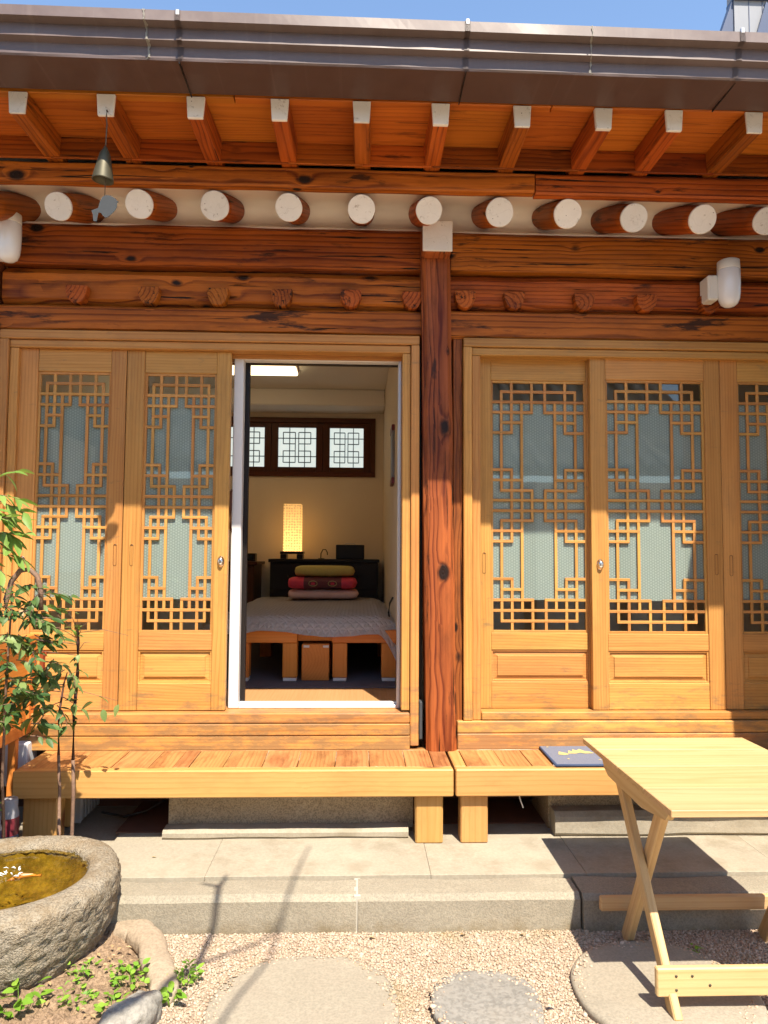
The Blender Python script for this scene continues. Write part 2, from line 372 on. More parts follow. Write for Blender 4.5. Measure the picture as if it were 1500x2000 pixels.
def quilt():
    t = NT('quilted_cover'); c = t.sep(t.obj())
    w1 = t.math('ABSOLUTE', t.math('SINE', t.math('MULTIPLY', t.math('ADD', c[0], c[1]), 62)))
    w2 = t.math('ABSOLUTE', t.math('SINE', t.math('MULTIPLY', t.math('SUBTRACT', c[0], c[1]), 62)))
    w3 = t.math('ABSOLUTE', t.math('SINE', t.math('MULTIPLY', c[2], 62)))
    h = t.math('MINIMUM', t.math('MINIMUM', w1, w2), t.math('ADD', w3, .15))
    return t.set((.80, .75, .72), .85, .2, h, .6, .012)
M['quilt'] = quilt()
def matcloth():
    t = NT('indigo_mat_cloth'); c = t.obj()
    n = t.noise(c, 260, 2); base = t.mix(n, (.10, .115, .165), (.19, .20, .25))
    return t.set(base, .9, .2, n, .4, .003)
M['matcloth'] = matcloth()
M['tile'] = stone('roof_tile_grey', (.10, .105, .11), (.17, .175, .18), scale=60, spk=.2, bump=.3)
M['far_panel'] = plain('far_grey_panel', (.20, .21, .235), .5, nscale=2, namp=.06)
M['far_dark'] = plain('far_blue_panel', (.05, .07, .13), .4)

# ------------------------------------------------------------------ object helpers
WL = {}          # world location of every parent
def empty(name, loc=(0, 0, 0), label=None, cat=None, group=None, parent=None):
    o = bpy.data.objects.new(name, None); COL.objects.link(o); o.empty_display_size = .1
    place(o, loc, parent); tag(o, label, cat, group); return o
def tag(o, label=None, cat=None, group=None, kind=None):
    if label: o['label'] = label
    if cat: o['category'] = cat
    if group: o['group'] = group
    if kind: o['kind'] = kind
    return o
def place(o, loc, parent):
    loc = Vector(loc)
    if parent is not None:
        o.parent = parent; o.location = loc - WL[parent.name]
    else: o.location = loc
    WL[o.name] = loc
def wire(name, me, loc=(0, 0, 0), parent=None, rot=None):
    o = bpy.data.objects.new(name, me); COL.objects.link(o); place(o, loc, parent)
    if rot is not None: o.rotation_euler = rot
    return o
def bm_mesh(bm, mats, smooth=False, name='mesh'):
    me = bpy.data.meshes.new(name); bm.to_mesh(me); bm.free()
    for m in (mats if isinstance(mats, (list, tuple)) else [mats]): me.materials.append(m)
    if smooth: me.polygons.foreach_set('use_smooth', [True]*len(me.polygons))
    return me
def add_box(bm, c, s, bev=0.003, mi=0, mat=None, seg=1):
    geo = bmesh.ops.create_cube(bm, size=1.0); vs = geo['verts']
    bmesh.ops.scale(bm, vec=s, verts=vs)
    es = list({e for v in vs for e in v.link_edges})
    if bev > 0:
        r = bmesh.ops.bevel(bm, geom=es, offset=min(bev, min(s)*.3), segments=seg, affect='EDGES', profile=.5)
        vs = list({v for f in r['faces'] for v in f.verts} | {v for v in vs if v.is_valid})
        fs = {f for v in vs for f in v.link_faces}
    else: fs = {f for v in vs for f in v.link_faces}
    for f in fs: f.material_index = mi
    if mat is not None: bmesh.ops.transform(bm, matrix=mat, verts=vs)
    bmesh.ops.translate(bm, vec=c, verts=vs)
    return vs
CACHE = {}
def pick(mat, s):
    if isinstance(mat, str): mat = W[mat] if mat in W else M[mat]
    if isinstance(mat, list): return mat[max(range(3), key=lambda i: s[i])]
    return mat
def box(name, x0, x1, y0, y1, z0, z1, mat, parent=None, bev=.003, rot=None):
    s = (abs(x1-x0), abs(y1-y0), abs(z1-z0)); m = pick(mat, s)
    key = (tuple(round(v, 4) for v in s), round(bev, 4), m.name)
    me = CACHE.get(key)
    if me is None:
        bm = bmesh.new(); add_box(bm, (0, 0, 0), s, bev); me = bm_mesh(bm, m, name=name); CACHE[key] = me
    return wire(name, me, ((x0+x1)/2, (y0+y1)/2, (z0+z1)/2), parent, rot)
def rough_beam(name, x0, x1, y0, y1, z0, z1, mat, parent=None, amp=.004, seg=30, seed=0, bev=.012, axis=0, rot=None):
    """box whose long faces waver like hand-hewn timber"""
    s = [x1-x0, y1-y0, z1-z0]; L = s[axis]; A, B = s[(axis+1) % 3], s[(axis+2) % 3]
    prof = []
    b = min(bev, A*.3, B*.3)
    for sx, sy in ((1, 1), (-1, 1), (-1, -1), (1, -1)):
        pts = [(sx*(A/2), sy*(B/2-b)), (sx*(A/2-b), sy*(B/2))]
        if sx*sy < 0: pts.reverse()
        prof += pts
    # add mid points for relief
    pr = []
    for i, p in enumerate(prof):
        q = prof[(i+1) % len(prof)]; pr.append(p)
        if math.hypot(q[0]-p[0], q[1]-p[1]) > .05: pr += [(p[0]+(q[0]-p[0])*k/3, p[1]+(q[1]-p[1])*k/3) for k in (1, 2)]
    bm = bmesh.new(); rows = []
    for i in range(seg+1):
        l = -L/2 + L*i/seg; row = []
        for (a, c) in pr:
            d = noise.noise(Vector((l*3.1+seed*9.7, a*6, c*6)))*amp + noise.noise(Vector((l*14+seed*3.3, a*20, c*20)))*amp*.35
            n = math.hypot(a/A, c/B) or 1
            aa, cc = a*(1+d/(A*.5)), c*(1+d/(B*.5))
            v = [0, 0, 0]; v[axis] = l; v[(axis+1) % 3] = aa; v[(axis+2) % 3] = cc
            row.append(bm.verts.new(v))
        rows.append(row)
    k = len(pr)
    for i in range(seg):
        for j in range(k): bm.faces.new((rows[i][j], rows[i][(j+1) % k], rows[i+1][(j+1) % k], rows[i+1][j]))
    bm.faces.new(rows[0][::-1]); bm.faces.new(rows[-1])
    bmesh.ops.recalc_face_normals(bm, faces=bm.faces)
    m = W[mat][axis] if isinstance(mat, str) and mat in W else pick(mat, s)
    me = bm_mesh(bm, m, name=name)
    return wire(name, me, ((x0+x1)/2, (y0+y1)/2, (z0+z1)/2), parent, rot)
def lathe(bm, prof, n=32, mi=0, cap=False, jit=None):
    rows = []
    for (r, z) in prof:
        rows.append([bm.verts.new((r*math.cos(2*math.pi*k/n), r*math.sin(2*math.pi*k/n), z)) for k in range(n)])
    for a, b in zip(rows, rows[1:]):
        for k in range(n):
            f = bm.faces.new((a[k], a[(k+1) % n], b[(k+1) % n], b[k])); f.material_index = mi; f.smooth = True
    if cap:
        f = bm.faces.new(rows[0][::-1]); f.material_index = mi
        f = bm.faces.new(rows[-1]); f.material_index = mi
    return rows
def tube(bm, pts, rad, n=8, mi=0):
    pts = [Vector(p) for p in pts]; rows = []
    rad = rad if isinstance(rad, (list, tuple)) else [rad]*len(pts)
    for i, p in enumerate(pts):
        d = (pts[min(i+1, len(pts)-1)]-pts[max(i-1, 0)]).normalized()
        q = d.to_track_quat('Z', 'Y')
        rows.append([bm.verts.new(p + q @ Vector((rad[i]*math.cos(2*math.pi*k/n), rad[i]*math.sin(2*math.pi*k/n), 0))) for k in range(n)])
    for a, b in zip(rows, rows[1:]):
        for k in range(n):
            f = bm.faces.new((a[k], a[(k+1) % n], b[(k+1) % n], b[k])); f.smooth = True; f.material_index = mi
    for r_ in (rows[0][::-1], rows[-1]): bm.faces.new(r_).material_index = mi
def prism(bm, poly, y0, y1, mi=0):
    """extrude an (x,z) outline along y"""
    a = [bm.verts.new((x, y0, z)) for x, z in poly]; b = [bm.verts.new((x, y1, z)) for x, z in poly]
    n = len(poly); fs = [bm.faces.new(a), bm.faces.new(b[::-1])]
    for i in range(n): fs.append(bm.faces.new((a[i], b[i], b[(i+1) % n], a[(i+1) % n])))
    for f in fs: f.material_index = mi
    return fs
def finish(name, bm, mats, loc=(0, 0, 0), parent=None, rot=None, smooth=False, normals=True):
    if normals: bmesh.ops.recalc_face_normals(bm, faces=bm.faces)
    return wire(name, bm_mesh(bm, mats, smooth, name), loc, parent, rot)

# ================================================================== GROUND
GZ = .08
bm = bmesh.new()
bmesh.ops.create_grid(bm, x_segments=2, y_segments=2, size=120)
tag(finish('ground', bm, M['gravelbase'], (0, 0, GZ-.0015)), kind='structure')

plat = empty('stone_platform', (0, 0, .22)); tag(plat, kind='structure')
# cement slabs (joints between them) and granite kerb stones
sx = [-1.08, -.60, .30, .93, 1.75, 2.9]
for i in range(len(sx)-1):
    box('cement_slab', sx[i]+.0006, sx[i+1]-.0006, -.6545, 2.0 if i else -.1, .02, .22+(.0012 if i % 2 else 0), 'concrete', plat, .0015)
kx = [-1.02, .005, .86, 1.9, 2.9]
for i in range(4):
    b = rough_beam('kerb_stone', kx[i]+.004, kx[i+1]-.004, -.815-(.012 if i == 2 else 0), -.656, -.02, .214, 'granite', plat, .006, 40, seed=i+3, bev=.02)
box('mortar_joint', -.008, .018, -.808, -.66, .05, .2125, 'sealant', plat, .002)
box('cement_slab', -2.6, -1.085, -.43, 2.0, .02, .2, 'concrete', plat, .006)

cy = empty('unseen_bounce_paving', (0, -5, GZ)); tag(cy, kind='structure')  # pale slabs added out of view to bounce warm sunlight into the shade
for i in range(14):
    for j in range(6):
        box('bounce_slab', -7+i+.004, -6+i-.004, -8.0+j+.004, -7.0+j-.004, GZ-.05, GZ+.01, 'bounce_stone', cy, .004)

# gravel pebbles: uncountable
def pebbles():
    ico = bmesh.new(); bmesh.ops.create_icosphere(ico, subdivisions=1, radius=1)
    ico.verts.ensure_lookup_table()
    V = np.array([v.co for v in ico.verts]); F = np.array([[v.index for v in f.verts] for f in ico.faces]); ico.free()
    p = .0076
    gx, gy = np.meshgrid(np.arange(-.95, 1.80, p), np.arange(-1.80, -.81, p))
    P = np.stack([gx.ravel(), gy.ravel()], 1) + rng.uniform(-.0045, .0045, (gx.size, 2))
    keep = np.ones(len(P), bool)
    for cx, cy, r in ((-.163, -1.282, .275), (.41, -1.279, .155), (1.0, -1.21, .255)):
        dd = np.hypot(P[:, 0]-cx, P[:, 1]-cy)
        rim = (dd < r+.022) & (dd > r-.03)
        keep &= (dd > r-.03) & (~rim | (rng.random(len(P)) < np.clip((dd-(r-.045))/.075, 0, 1)**2*.8))
        lift = np.where(rim, .022, 0)+(lift if cx > -.1 else 0)
    keep &= ~((P[:, 0] < -.60) & (P[:, 0] < -.60 - (P[:, 1]+1.25)*.5))
    keep &= rng.random(len(P)) < .93
    P = P[keep]; n = len(P); lift = lift[keep]
    s = rng.uniform(.0028, .0056, n)*np.where(rng.random(n) < .04, 1.7, 1)
    sc = np.stack([s*rng.uniform(.8, 1.3, n), s*rng.uniform(.8, 1.3, n), s*rng.uniform(.5, .9, n)], 1)
    an = rng.uniform(0, 6.28, n); ca, sa = np.cos(an), np.sin(an)
    jit = 1+rng.uniform(-.22, .22, (n, len(V), 1))
    v = V[None]*jit*sc[:, None, :]
    X = v[..., 0]*ca[:, None]-v[..., 1]*sa[:, None]; Yv = v[..., 0]*sa[:, None]+v[..., 1]*ca[:, None]
    Z = v[..., 2] + (rng.uniform(-.003, .0025, n)+lift)[:, None]
    co = np.stack([X+P[:, 0:1], Yv+P[:, 1:2], Z], -1).reshape(-1, 3)
    fc = (F[None]+(np.arange(n)*len(V))[:, None, None]).reshape(-1, 3)
    me = bpy.data.meshes.new('gravel'); me.vertices.add(len(co)); me.vertices.foreach_set('co', co.ravel())
    me.loops.add(fc.size); me.loops.foreach_set('vertex_index', fc.ravel().astype(np.int32))
    me.polygons.add(len(fc)); me.polygons.foreach_set('loop_start', np.arange(0, fc.size, 3, dtype=np.int32))
    me.update(calc_edges=True); me.materials.append(M['pebble'])
    o = wire('gravel', me, (0, 0, GZ)); tag(o, 'fine pinkish beige gravel between the stepping stones', 'gravel', kind='stuff')
pebbles()

# soil bed at the left
def grid_mesh(name, x0, x1, y0, y1, nx, ny, fz, mat, z, parent=None):
    bm = bmesh.new(); vv = []
    for j in range(ny+1):
        for i in range(nx+1):
            x = x0+(x1-x0)*i/nx; y = y0+(y1-y0)*j/ny
            vv.append(bm.verts.new((x, y, fz(x, y))))
    for j in range(ny):
        for i in range(nx):
            a = j*(nx+1)+i; bm.faces.new((vv[a], vv[a+1], vv[a+nx+2], vv[a+nx+1]))
    return finish(name, bm, mat, (0, 0, z), parent, normals=True)
def soilz(x, y):
    e = max(0, min(1, (-.60-(y+1.25)*.45-x)/.10))
    h = .012 + .018*noise.noise(Vector((x*9, y*9, 0))) + .012*noise.noise(Vector((x*40, y*40, 1))) + .020*abs(noise.noise(Vector((x*85, y*85, 4))))
    return (h+.018)*e - .02*(1-e)
tag(grid_mesh('soil_bed', -2.4, -.52, -2.0, -.45, 190, 150, soilz, M['soil'], GZ), kind='structure')

# ================================================================== HANOK HOUSE
H = empty('hanok_house', (0, 0, .22), 'timber framed Korean house with lattice sliding doors and white-tipped rafters', 'house')

# ---- room shells (behind the facade)
box('room_wall', -2.02, -1.95, .16, 3.47, .60, 3.2, 'roomwall', H, 0)
box('room_wall', .235, .30, .06, 3.47, .60, 3.2, 'roomwall', H, 0)
# back wall with the high window opening
WX0, WX1, WZ0, WZ1 = -1.40, .155, 2.255, 2.835
box('room_wall', -1.95, .235, 3.40, 3.47, .60, WZ0, 'roomwall', H, 0)
box('room_wall', -1.95, .235, 3.40, 3.47, WZ1, 3.2, 'roomwall', H, 0)
box('room_wall', -1.95, WX0, 3.40, 3.47, WZ0, WZ1, 'roomwall', H, 0)
box('room_wall', WX1, .235, 3.40, 3.47, WZ0, WZ1, 'roomwall', H, 0)
box('room_floor', -1.95, .235, .135, 3.40, .60, .715, 'laminate', H, 0)
box('room_ceiling', -1.95, .235, .135, 3.40, 3.035, 3.2, 'ceiling', H, 0)
box('ceiling_beam', -1.948, .233, 3.0, 3.398, 2.880, 3.034, 'ceiling', H, .01)
# room behind the right bay
box('room_wall', .30, .36, .3, 2.6, .5, 3.2, 'roomwall', H, 0)
box('room_wall', .36, 3.4, 2.6, 2.66, .5, 3.2, 'roomwall', H, 0)
box('room_wall', 3.34, 3.4, .3, 2.6, .5, 3.2, 'roomwall', H, 0)
box('room_floor', .36, 3.34, .135, 2.6, .60, .715, 'laminate', H, 0)
box('room_ceiling', .30, 3.34, .1, 2.6, 3.12, 3.2, 'ceiling', H, 0)

# ---- roof mass over everything
bm = bmesh.new()
prof = [(-.96, 3.46), (-.80, 3.42), (.6, 3.62), (3.8, 3.62), (3.8, 4.6), (2.2, 4.9), (.4, 4.15)]
a = [bm.verts.new((-3.2, y, z)) for y, z in prof]; b = [bm.verts.new((3.6, y, z)) for y, z in prof]
bm.faces.new(a); bm.faces.new(b[::-1])
for i in range(len(prof)): bm.faces.new((a[i], b[i], b[(i+1) % len(prof)], a[(i+1) % len(prof)]))
finish('roof', bm, M['tile'], (0, 0, 0), H)

# ---- eave: square flying rafters, boards, round rafters
SQ = [-1.74, -1.380, -1.030, -.667, -.329, .003, .321, .660, .991, 1.286, 1.618, 1.95, 2.27]
RD = [-1.72, -1.385, -1.020, -.676, -.336, 0.0, .314, .645, .966, 1.280, 1.608, 1.915, 2.24]
for i, x in enumerate(SQ):
    y0, y1 = -.785, -.37
    tw = random.uniform(-.006, .006)
    bm = bmesh.new()
    # tapered, slightly rising bar
    w0, w1, h0, h1 = .036, .042, .088, .10
    pts = []
    for (y, w, h, zb) in ((y0, w0, h0, 3.252), (y1, w1, h1, 3.262)):
        pts.append([bm.verts.new((sxx*w+(tw if y == y0 else 0), y, z)) for sxx, z in ((-.86, zb), (.86, zb), (1, zb+h), (-1, zb+h))])
    bm.faces.new(pts[0]); bm.faces.new(pts[1][::-1])
    for k in range(4): bm.faces.new((pts[0][k], pts[1][k], pts[1][(k+1) % 4], pts[0][(k+1) % 4]))
    bmesh.ops.recalc_face_normals(bm, faces=bm.faces)
    bmesh.ops.bevel(bm, geom=bm.edges[:], offset=.004, segments=1, affect='EDGES')
    for v in bm.verts: v.co.z -= 3.3; v.co.y += .58
    fr = finish('square_rafter', bm, W['rafter'][1], (x, -.58, 3.3), H)
    bm = bmesh.new()
    poly = [(-.86*w0+tw, 3.252-.001), (.86*w0+tw, 3.252-.001), (w0+tw+.001, 3.252+h0), (-w0+tw-.001, 3.252+h0)]
    prism(bm, [(px_, z-3.3) for px_, z in poly], -.004, .006+random.uniform(0, .01))
    bmesh.ops.recalc_face_normals(bm, faces=bm.faces)
    bmesh.ops.bevel(bm, geom=bm.edges[:], offset=.002, segments=1, affect='EDGES')
    finish('painted_end', bm, M['white_paint'], (x, y0, 3.3), fr)
# boards over the square rafters, between them
for k in range(len(SQ)-1):
    xa, xb = SQ[k]+.001, SQ[k+1]-.001
    dz = random.uniform(-.002, .002)
    box('eave_board', xa, xb, -.738, -.45+random.uniform(-.006, .006), 3.352+dz, 3.368+dz, 'eave', H, .002)
    box('eave_riser', xa, xb, -.46, -.445, 3.255, 3.351, 'rafter', H, .002, )
xs = [-2.0, -.52, .78, 2.5]
for k in range(3):
    box('eave_batten', xs[k]+.002, xs[k+1]-.002, -.782, -.742, 3.342, 3.37, 'eave', H, .003)
for k, (xa, xb) in enumerate(((-2.1, .795), (.80, 2.5))):
    rough_beam('rafter_tie_board', xa, xb, -.425, -.365, 3.168-(.008 if k else 0), 3.258, 'old', H, .003, 40, seed=20+k, bev=.008)
sl = Vector((0, .44, .20)).normalized()
for i, x in enumerate(RD):
    Lr = .66; r0, r1 = .0625+random.uniform(-.002, .003), .073
    ctr = Vector((x, -.36, 3.10 - (.012 if x > 1.2 else 0) - (.02 if x < -1.2 else 0)))
    bm = bmesh.new(); rows = []
    n = 36
    for s_ in range(9):
        l = Lr*s_/8; row = []
        for k in range(n):
            an = 2*math.pi*k/n
            rr = (r0+(r1-r0)*s_/8)*(1+.04*noise.noise(Vector((math.cos(an)*1.1+i*5, math.sin(an)*1.1, l*4+i))))
            row.append(bm.verts.new((rr*math.cos(an), rr*math.sin(an), l)))
        rows.append(row)
    for a_, b_ in zip(rows, rows[1:]):
        for k in range(n): bm.faces.new((a_[k], a_[(k+1) % n], b_[(k+1) % n], b_[k])).smooth = True
    bm.faces.new(rows[0][::-1]); bm.faces.new(rows[-1])
    q = sl.to_track_quat('Z', 'Y')
    o = finish('round_rafter', bm, W['rafter'][2], ctr, H, rot=q.to_euler())
    bm = bmesh.new()
    lo = [bm.verts.new((v[0]*1.012, v[1]*1.012, .004)) for v in [(rr_.co.x, rr_.co.y) for rr_ in []]]
    pr = []
    for k in range(n):
        an = 2*math.pi*k/n
        rr = r0*(1+.04*noise.noise(Vector((math.cos(an)*1.1+i*5, math.sin(an)*1.1, i))))*1.012
        pr.append((rr*math.cos(an), rr*math.sin(an)))
    A_ = [bm.verts.new((*p, .006)) for p in pr]; B_ = [bm.verts.new((*p, -.002)) for p in pr]; C_ = [bm.verts.new((p[0]*.96, p[1]*.96, -.005)) for p in pr]
    for k in range(n):
        bm.faces.new((A_[k], A_[(k+1) % n], B_[(k+1) % n], B_[k])); bm.faces.new((B_[k], B_[(k+1) % n], C_[(k+1) % n], C_[k]))
    bm.faces.new(C_)
    e = finish('painted_end', bm, M['white_paint'], ctr, o)
    e.location = (0, 0, 0)
# plaster infill behind the rafters
cove = [(.075, 3.13), (.078, 3.17), (.074, 3.21), (.068, 3.25), (.05, 3.285), (.02, 3.302), (-.02, 3.300), (-.08, 3.284), (-.15, 3.262), (-.22, 3.240), (-.30, 3.214), (-.364, 3.196)]
bm = bmesh.new(); rows = []
for i in range(161):
    x = -2.2+4.8*i/160; rows.append([])
    for j, (y, z) in enumerate(cove):
        d = .006*noise.noise(Vector((x*5, y*9+z*9, 2)))
        nr = min(abs(x-r_) for r_ in RD); d -= .012*math.exp(-(nr/.10)**2)   # swells up to each rafter
        rows[-1].append(bm.verts.new((x, y+(d if j < 5 else 0), z+(d if j >= 4 else 0))))
for i in range(160):
    for j in range(len(cove)-1): bm.faces.new((rows[i][j], rows[i+1][j], rows[i+1][j+1], rows[i][j+1])).smooth = True
finish('plaster_infill', bm, M['plaster'], (0, 0, 0), H, normals=True)
box('plaster_backing', -2.2, 2.6, .12, .16, 3.12, 3.6, 'plaster', H, 0)
box('plaster_lip', -1.99, .30, -.012, .085, 3.155, 3.172, 'plaster', H, .005)
box('plaster_lip', .46, 2.6, -.012, .085, 3.150, 3.168, 'plaster', H, .005)
# ---- gutter
prof = [(-1.02, 3.503), (-1.040, 3.499), (-1.042, 3.458), (-1.008, 3.454), (-1.012, 3.404), (-.985, 3.396), (-.983, 3.346), (-1.002, 3.341), (-.998, 3.334), (-.80, 3.341), (-.79, 3.36)]
bm = bmesh.new(); rows = []
NX = 150
for i in range(NX+1):
    x = -2.3+5.0*i/NX; tl = -.009*x/1.5
    rows.append([])
    for j, (y, z) in enumerate(prof):
        w = .0035*noise.noise(Vector((x*2.6, j*1.7, 0))) + .0015*noise.noise(Vector((x*9, j*2.7, 5)))
        if j >= 9: w *= .3
        rows[-1].append(bm.verts.new((x, y+w*.7, z+tl*(1 if j < 9 else .5)+w*.6)))
for i in range(NX):
    for j in range(8): bm.faces.new((rows[i][j], rows[i+1][j], rows[i+1][j+1], rows[i][j+1]))
co_ = [[v.co.copy() for v in r_] for r_ in rows]
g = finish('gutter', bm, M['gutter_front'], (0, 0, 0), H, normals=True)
bm = bmesh.new(); rr_ = [[bm.verts.new(c) for c in r_[8:]] for r_ in co_]
for i in range(NX):
    for j in range(2): bm.faces.new((rr_[i][j], rr_[i+1][j], rr_[i+1][j+1], rr_[i][j+1]))
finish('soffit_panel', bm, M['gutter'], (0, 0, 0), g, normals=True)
def strap(x, w, mat, name, off=.003, sag=0):
    bm = bmesh.new(); tl = -.009*x/1.5
    rr = []
    for s_ in (-w/2, w/2):
        rr.append([bm.verts.new((x+s_+sag*(3.53-z)*3, y-off-(.0 if y < -.9 else 0), z+tl-(.003 if z < 3.345 else -.002 if y > -1.0 else 0))) for (y, z) in prof[:9]])
    for j in range(8): bm.faces.new((rr[0][j], rr[1][j], rr[1][j+1], rr[0][j+1]))
    r_ = bmesh.ops.solidify(bm, geom=bm.faces[:], thickness=.002)
    finish(name, bm, mat, (0, 0, 0), g)
for x in (-.685, .392, 1.44): strap(x, .020, M['gutter_front'], 'gutter_strap', .003)
for x in (-.685, .392, 1.44):
    box('soffit_seam', x-.002, x+.002, -1.0, -.80, 3.327, 3.334, 'black', g, 0)
    box('strap_hook', x-.007, x+.007, -1.046, -1.034, 3.482, 3.504, 'alu', g, .002)
def smear(x, seed, w):
    bm = bmesh.new(); tl = -.009*x/1.5; rr = ([], [])
    rnd = random.Random(seed); pts = []
    for (ya, za), (yb, zb) in zip(prof[:8], prof[1:9]):
        for q in range(4): pts.append((ya+(yb-ya)*q/4, za+(zb-za)*q/4))
    xx = x
    for k, (y, z) in enumerate(pts):
        ww = w*rnd.uniform(.15, 1.0); xx += rnd.uniform(-.0022, .0026)
        rr[0].append(bm.verts.new((xx-ww, y-.0035, z+tl-.001))); rr[1].append(bm.verts.new((xx+ww*rnd.uniform(.3, 1.3), y-.0035, z+tl-.001)))
    for j in range(len(pts)-1): bm.faces.new((rr[0][j], rr[1][j], rr[1][j+1], rr[0][j+1]))
    bmesh.ops.solidify(bm, geom=bm.faces[:], thickness=.0015)
    finish('sealant_smear', bm, M['sealant'], (0, 0, 0), g)
smear(-.815, 3, .007); smear(.86, 5, .005)

# ---- beams
def beams(xa, xb, zs, s0):
    (b1a, b1b), (b2a, b2b), (b3a, b3b) = zs
    rough_beam('lintel_beam', xa, xb, -.035, .13, b1a, b1b, 'old', H, .005, 50, seed=s0, bev=.018)
    rough_beam('lintel_beam', xa, xb, -.006, .13, b2a, b2b, 'old', H, .006, 50, seed=s0+1, bev=.035)
    rough_beam('lintel_beam', xa, xb, -.030, .13, b3a, b3b, 'old', H, .004, 50, seed=s0+2, bev=.012)
beams(-1.80, .315, ((2.950, 3.158), (2.745, 2.941), (2.608, 2.736)), 1)
beams(.46, 2.6, ((2.955, 3.152), (2.754, 2.946), (2.602, 2.745)), 5)
for i, x in enumerate([-1.60+.0, -1.417, -1.062, -.717, -.398, -.050, .262, .53, .782, 1.143, 1.463, 1.797]):
    if i == 0: continue
    bm = bmesh.new(); w = .053; hh = .084
    poly = [(-w, 0), (w, 0)]
    rr = random.uniform(.55, .8)
    for k in range(9):
        an = math.pi*k/8
        poly.append((w*math.cos(an)*(1 if k in (0, 8) else .97+.03*rr), -hh*math.sin(an)**.75))
    poly = [(w*math.cos(t_), -hh*abs(math.sin(t_))**.8) for t_ in np.linspace(0, math.pi, 13)]
    poly = [(w*.96, .006)]+poly+[(-w*.96, .006)]
    prism(bm, [(px_+random.uniform(-.0015, .0015), z+random.uniform(-.0015, .0015)) for px_, z in poly], -.042, .02)
    bmesh.ops.recalc_face_normals(bm, faces=bm.faces)
    bmesh.ops.bevel(bm, geom=bm.edges[:], offset=.002, segments=1, affect='EDGES')
    finish('joist_end', bm, W['old'][1], (x, -.004-random.uniform(0, .012), 2.826 if x < .3 else 2.832), H)

# ---- pillars
rough_beam('pillar', .320, .467, -.085, .075, .552, 3.0, 'pillar', H, .004, 60, seed=31, bev=.022, axis=2, rot=(0, R(-.75), 0))
bm = bmesh.new()
add_box(bm, (0, 0, 0), (.148, .20, .155), .022, seg=3)
o = finish('beam_end', bm, W['pillar'][1], (.375, -.065, 3.066), H)
bm = bmesh.new(); add_box(bm, (0, 0, 0), (.147, .014, .152), .006, seg=2)
bmesh.ops.recalc_face_normals(bm, faces=bm.faces)
finish('painted_end', bm, M['white_paint'], (.375, -.170, 3.066), o)
rough_beam('corner_pillar', -1.99, -1.815, -.09, .08, .2, 3.15, 'pillar', H, .004, 50, seed=37, bev=.02, axis=2)
box('side_post', .472, .520, -.018, .10, .665, 2.601, 'pillar', H, .004)
box('shadow_gap', .296, .322, .03, .12, .56, 2.62, 'black', H, 0)
box('shadow_gap', .466, .474, .03, .12, .56, 2.62, 'black', H, 0)

# ---- frames and sills
def frame(xa, xb, z0, z1, left_jamb=True, right_jamb=True, s=''):
    f = box('door_frame', xa, xb, -.045, .11, z1-.045, z1, 'pine', H, .004)
    box('frame_head', xa+.045, xb-(.045 if right_jamb else 0), -.030, .11, z1-.085, z1-.047, 'pine', f, .003)
    box('frame_jamb', xa, xa+.044, -.045, .11, z0, z1-.046, 'pine', f, .004)
    box('frame_jamb', xa+.046, xa+.088, -.028, .11, z0, z1-.087, 'pine', f, .003)
    return f
fl = frame(-1.785, .300, .735, 2.605)
box('frame_jamb', .258, .300, -.045, .11, .567, 2.558, 'pine', fl, .004)
box('frame_jamb', .215, .256, -.028, .11, .735, 2.518, 'pine', fl, .003)
box('sill_board', -1.785, .256, -.050, .13, .678, .7265, 'pine', H, .005)
box('sill_board', -1.785, .256, -.058, .10, .622, .676, 'pine', H, .004)
box('sill_board', -1.785, .2565, -.054, .10, .552, .6205, 'pine', H, .004)
fr_ = frame(.522, 2.60, .688, 2.600, right_jamb=False)
box('sill_board', .612, 2.60, -.038, .13, .690, .728, 'pine', H, .004)
box('sill_board', .490, 2.60, -.052, .13, .630, .687, 'pine', H, .004)
box('sill_board', .490, 2.60, -.056, .10, .552, .628, 'pine', H, .004)
# steel bracket in the gap beside the pillar
box('pillar_bracket', .303, .318, -.05, .02, .60, .78, 'tin', H, .003)

# ---- lattice doors
def lattice_bars(U, w, h):
    """bar list in local units; returns (vertical?, a, b, c) = position and span"""
    ux, uz = .1075*w, h/24.1
    X = [0, ux, 2*ux, 3*ux, 4*ux]
    Yd = [0, 1*uz, 2*uz, 3*uz, 4*uz, 5*uz, 8.6*uz, 9.6*uz, 10.6*uz, 11.55*uz]
    o = []
    def V(i, a, b):
        o.append((1, X[i], a, b)); o.append((1, w-X[i], a, b))
    def Hh(j, a, b, both=True):
        for y in (Yd[j], h-Yd[j]):
            if b is None: o.append((0, y, X[a], w-X[a]))
            else:
                o.append((0, y, X[a], X[b])); o.append((0, y, w-X[b], w-X[a]))
    for a, b in ((Yd[1], Yd[8]), (h-Yd[8], h-Yd[1])): V(1, a, b)
    for a, b in ((0, Yd[5]), (Yd[6], h-Yd[6]), (h-Yd[5], h)): V(2, a, b)
    V(3, Yd[2], h-Yd[2])
    for a, b in ((0, Yd[3]), (Yd[8], h-Yd[8]), (h-Yd[3], h)): V(4, a, b)
    Hh(1, 1, None); Hh(2, 0, None); Hh(3, 0, 4); Hh(4, 1, 3); Hh(5, 0, 2); Hh(6, 0, 2); Hh(7, 0, 3); Hh(8, 1, 4); Hh(9, 0, None)
    return o, uz
